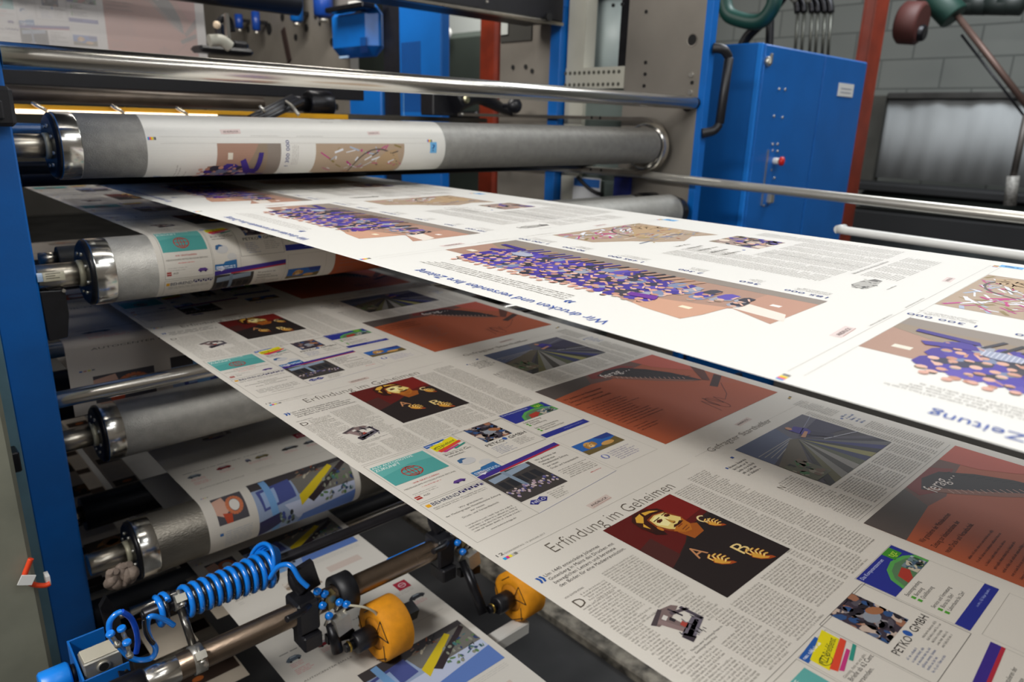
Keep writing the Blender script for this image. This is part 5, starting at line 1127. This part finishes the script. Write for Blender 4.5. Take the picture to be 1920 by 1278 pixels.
tag(MB().tube(spline([at_y(408, 45, Yc+.1), at_y(418, 34, Yc+.1), at_y(430, 38, Yc+.1), at_y(436, 60, Yc+.1)], 6), .012, 10).build('black_cable', BLACK), 'looped black cable above the sensor unit', 'cable')

# ================================================================== hall beyond, centre gap
tag(MB().box(5.6, 5.9, 4.8, 8.2, 0.30, 1.9).build('light_panel', mat('pale_far_panel', 'd5dad6', 0.6)), 'pale far wall panel glimpsed in the gap left of the red column', 'panel')
t = thing('far_machine', (4.6, 6.0, -H), 'dark green-grey machine glimpsed in the gap left of the red column', 'machine')
MB().box(4.5, 5.3, 5.0, 7.6, -H, at_x(860, 60, 4.5).z, 0.05).build('body', mat('green_grey_machine', '424a44', 0.6, 0, 0.1, 3), t)
q = at_x(841, 63, 4.45); MB().lathe(q, (-1, 0, 0), [(0, 0.05), (0.02, 0.045), (0.03, 0)], 20).build('lamp_cap', WHITE, t)
MB().box(4.4, 4.5, 5.2, 6.4, -0.05, 0.08, 0.02).build('dark_band', BLACKM, t)
tag(MB().box(5.2, 5.3, 4.4, 5.0, -1.0, -0.3).build('pale_crate', mat('pale_crate', 'a9b4ae', 0.7)), 'pale crate low behind the top roller gap', 'crate')

# right background: lining panels, ledge, brace, pipes
XB = 6.2
def bx(px, py): return at_x(px, py, XB)
a, b2 = bx(1640, 178), bx(1925, 178)
t = thing('lining_sheet', (XB+.05, 1.8, bx(1700, 330).z), 'stained pale grey protective sheeting hung on the block wall', 'sheeting')
z_t, z_b = bx(1780, 178).z, bx(1780, 342).z
m = MB(); N = 60; y0_, y1_ = bx(2200, 200).y, bx(1660, 200).y
vs = []
for i in range(N+1):
    y = y0_+(y1_-y0_)*i/N; x = XB+0.05+0.005*math.sin(i*1.3)+0.010*math.sin(i*0.47+1)
    vs += [(x, y, z_b), (x, y, z_t)]
m.add(vs, [(2*i, 2*i+1, 2*i+3, 2*i+2) for i in range(N)], True); m.sm = [True]*len(m.f)
o = m.build('sheet', mat('stained_sheet', 'a4a8aa', 0.7, 0, 0.22, 1.6, 0.2, 20, stretch=(1, 1, .35)), t)
sd = o.modifiers.new('s', 'SOLIDIFY'); sd.thickness = 0.012
MB().box(XB-0.01, XB+0.09, y0_, y1_, z_t-0.03, z_t+0.02, 0.01).build('top_batten', mat('dark_batten', '3d3c3a', 0.8, 0, 0.3, 4), t)
MB().box(XB-0.02, XB+0.1, y1_, y1_+0.35, z_b-.1, z_t, 0.01).build('dark_edge', mat('sooty_panel', '45443f', 0.8, 0, 0.3, 3), t)
t = thing('machine_ledge', (XB-.3, 1.5, -1), 'long black ledge with pipes along the foot of the sheeting', 'ledge')
MB().box(XB-0.35, XB-0.03, y0_, y1_+0.34, z_b-0.085, z_b-0.025, 0.01).build('upper_ledge', mat('dull_black_ledge', '1b1c1e', 0.7), t)
MB().box(XB-0.30, XB, y0_, y1_+0.4, z_b-0.42, z_b-0.24, 0.01).build('lower_ledge', mat('dull_black_ledge', '1b1c1e', 0.7), t)
MB().box(XB-0.2, XB-0.1, y0_, y1_, z_b-0.22, z_b-0.10, 0.01).build('green_channel', mat('green_grey_channel', '3d4642', 0.7), t)
MB().box(XB-0.05, XB, y0_, y1_+.4, -H, z_b-0.42).build('lower_panel', mat('teal_dark_panel', '7c868a', 0.7, 0, 0.2, 2, stretch=(1, 3, .3)), t)
a, b2 = at_x(1795, 30, 5.6), at_x(1935, 210, 5.6)
t = thing('brace_rod', tuple(a), 'diagonal brown brace rod crossing the block wall at top right', 'rod')
MB().cyl(a, b2, 0.020, 16).build('rod', mat('brown_rod', '5f4b44', 0.5, 0.4), t); MB().cyl(a+Vector((.15, 0, -.1)), b2+Vector((.15, 0, -.1)), 0.008, 10).build('wire', BLACKM, t)
MB().cyl(at_x(1900, 330, 5.5), at_x(1893, 385, 5.5), 0.035, 12).build('foot_fitting', mat('speckled_fitting', '8f8d88', 0.6, .3, .4, 60), t)
MB().cyl(at_x(1925, 215, 5.55), at_x(1900, 330, 5.5), 0.02, 12).build('rod', mat('brown_rod2', '55504c', 0.5, 0.4), t)
t = thing('ceiling_fitting', tuple(at_x(1770, 10, 5.6)), 'dark green pipe bracket with red-brown drum at the top right', 'bracket')
MB().cyl(at_x(1740, -20, 5.6), at_x(1790, 32, 5.6), 0.09, 16, .01).build('green_arm', mat('dark_green', '1c3c34', 0.5), t)
MB().cyl(at_x(1688, 42, 5.3), at_x(1730, 44, 5.3), 0.13, 24, .02).build('red_drum', mat('dark_red', '4a2420', 0.6), t)
MB().cyl(at_x(1700, 62, 5.3), at_x(1735, 62, 5.3), 0.05, 16, .01).build('black_foot', BLACKM, t)
t = thing('hanging_pipes', tuple(at_x(1850, 5, 5.9)), 'row of dark pipe couplings along the top right edge', 'pipes')
for px in (1835, 1858, 1900, 1925): MB().lathe(at_x(px, 8, 5.9), (0, 1, 0.1), [(0, .02), (.02, .07), (.16, .07), (.18, .02)], 16).build('coupling', mat('dark_pipe', '1e2624', 0.5), t)
MB().cyl(at_x(1780, 2, 5.95), at_x(1960, 6, 5.95), 0.04, 12).build('pipe', MATS['dark_pipe'], t)
# conduits above the cabinet
t = thing('conduit_group', tuple(at_x(1520, 60, 5.0)), 'group of thin vertical conduits above the blue cabinet', 'conduits')
for i, px in enumerate((1494, 1506, 1521, 1532, 1545, 1556)):
    MB().cyl(at_x(px+2, 24, 5.0), at_x(px-4, 110, 5.0), 0.010, 10).build('conduit', mat('dull_conduit', '5a5b55', 0.4, 0.6), t)
    q = at_x(px+2, 24, 5.0); MB().tube(spline([q, q+Vector((0, .03, .08)), q+Vector((0, .12, .14))], 5), 0.022, 10).build('bend', BLACKM, t)
for (px, py) in ((1467, 5), (1489, 4), (1514, 5)):
    q = at_x(px, py, 4.9); MB().cyl(q, q+Vector((0, 0, .1)), 0.022, 12, .004).build('bright_nipple', SCREW, t)
t = thing('hose_loop', tuple(at_x(1390, 30, 3.4)), 'dark green and black hoses looping above the cabinet corner', 'hose')
MB().tube(spline([at_x(1356, -30, 3.4), at_x(1362, 20, 3.4), at_x(1385, 36, 3.4), at_x(1425, 40, 3.4), at_x(1450, 10, 3.4), at_x(1452, -30, 3.4)], 8), 0.036, 12).build('green_hose', mat('hose_green', '0c4038', 0.5), t)
MB().tube(spline([at_x(1470, -10, 3.6), at_x(1440, 30, 3.6), at_x(1402, 68, 3.6), at_x(1390, 90, 3.6)], 8), 0.026, 10).build('black_hose', BLACK, t)
MB().tube(spline([at_x(1444, 10, 3.6), at_x(1444, 40, 3.6), at_x(1442, 90, 3.6)], 8), 0.02, 10).build('black_hose', BLACK, t)
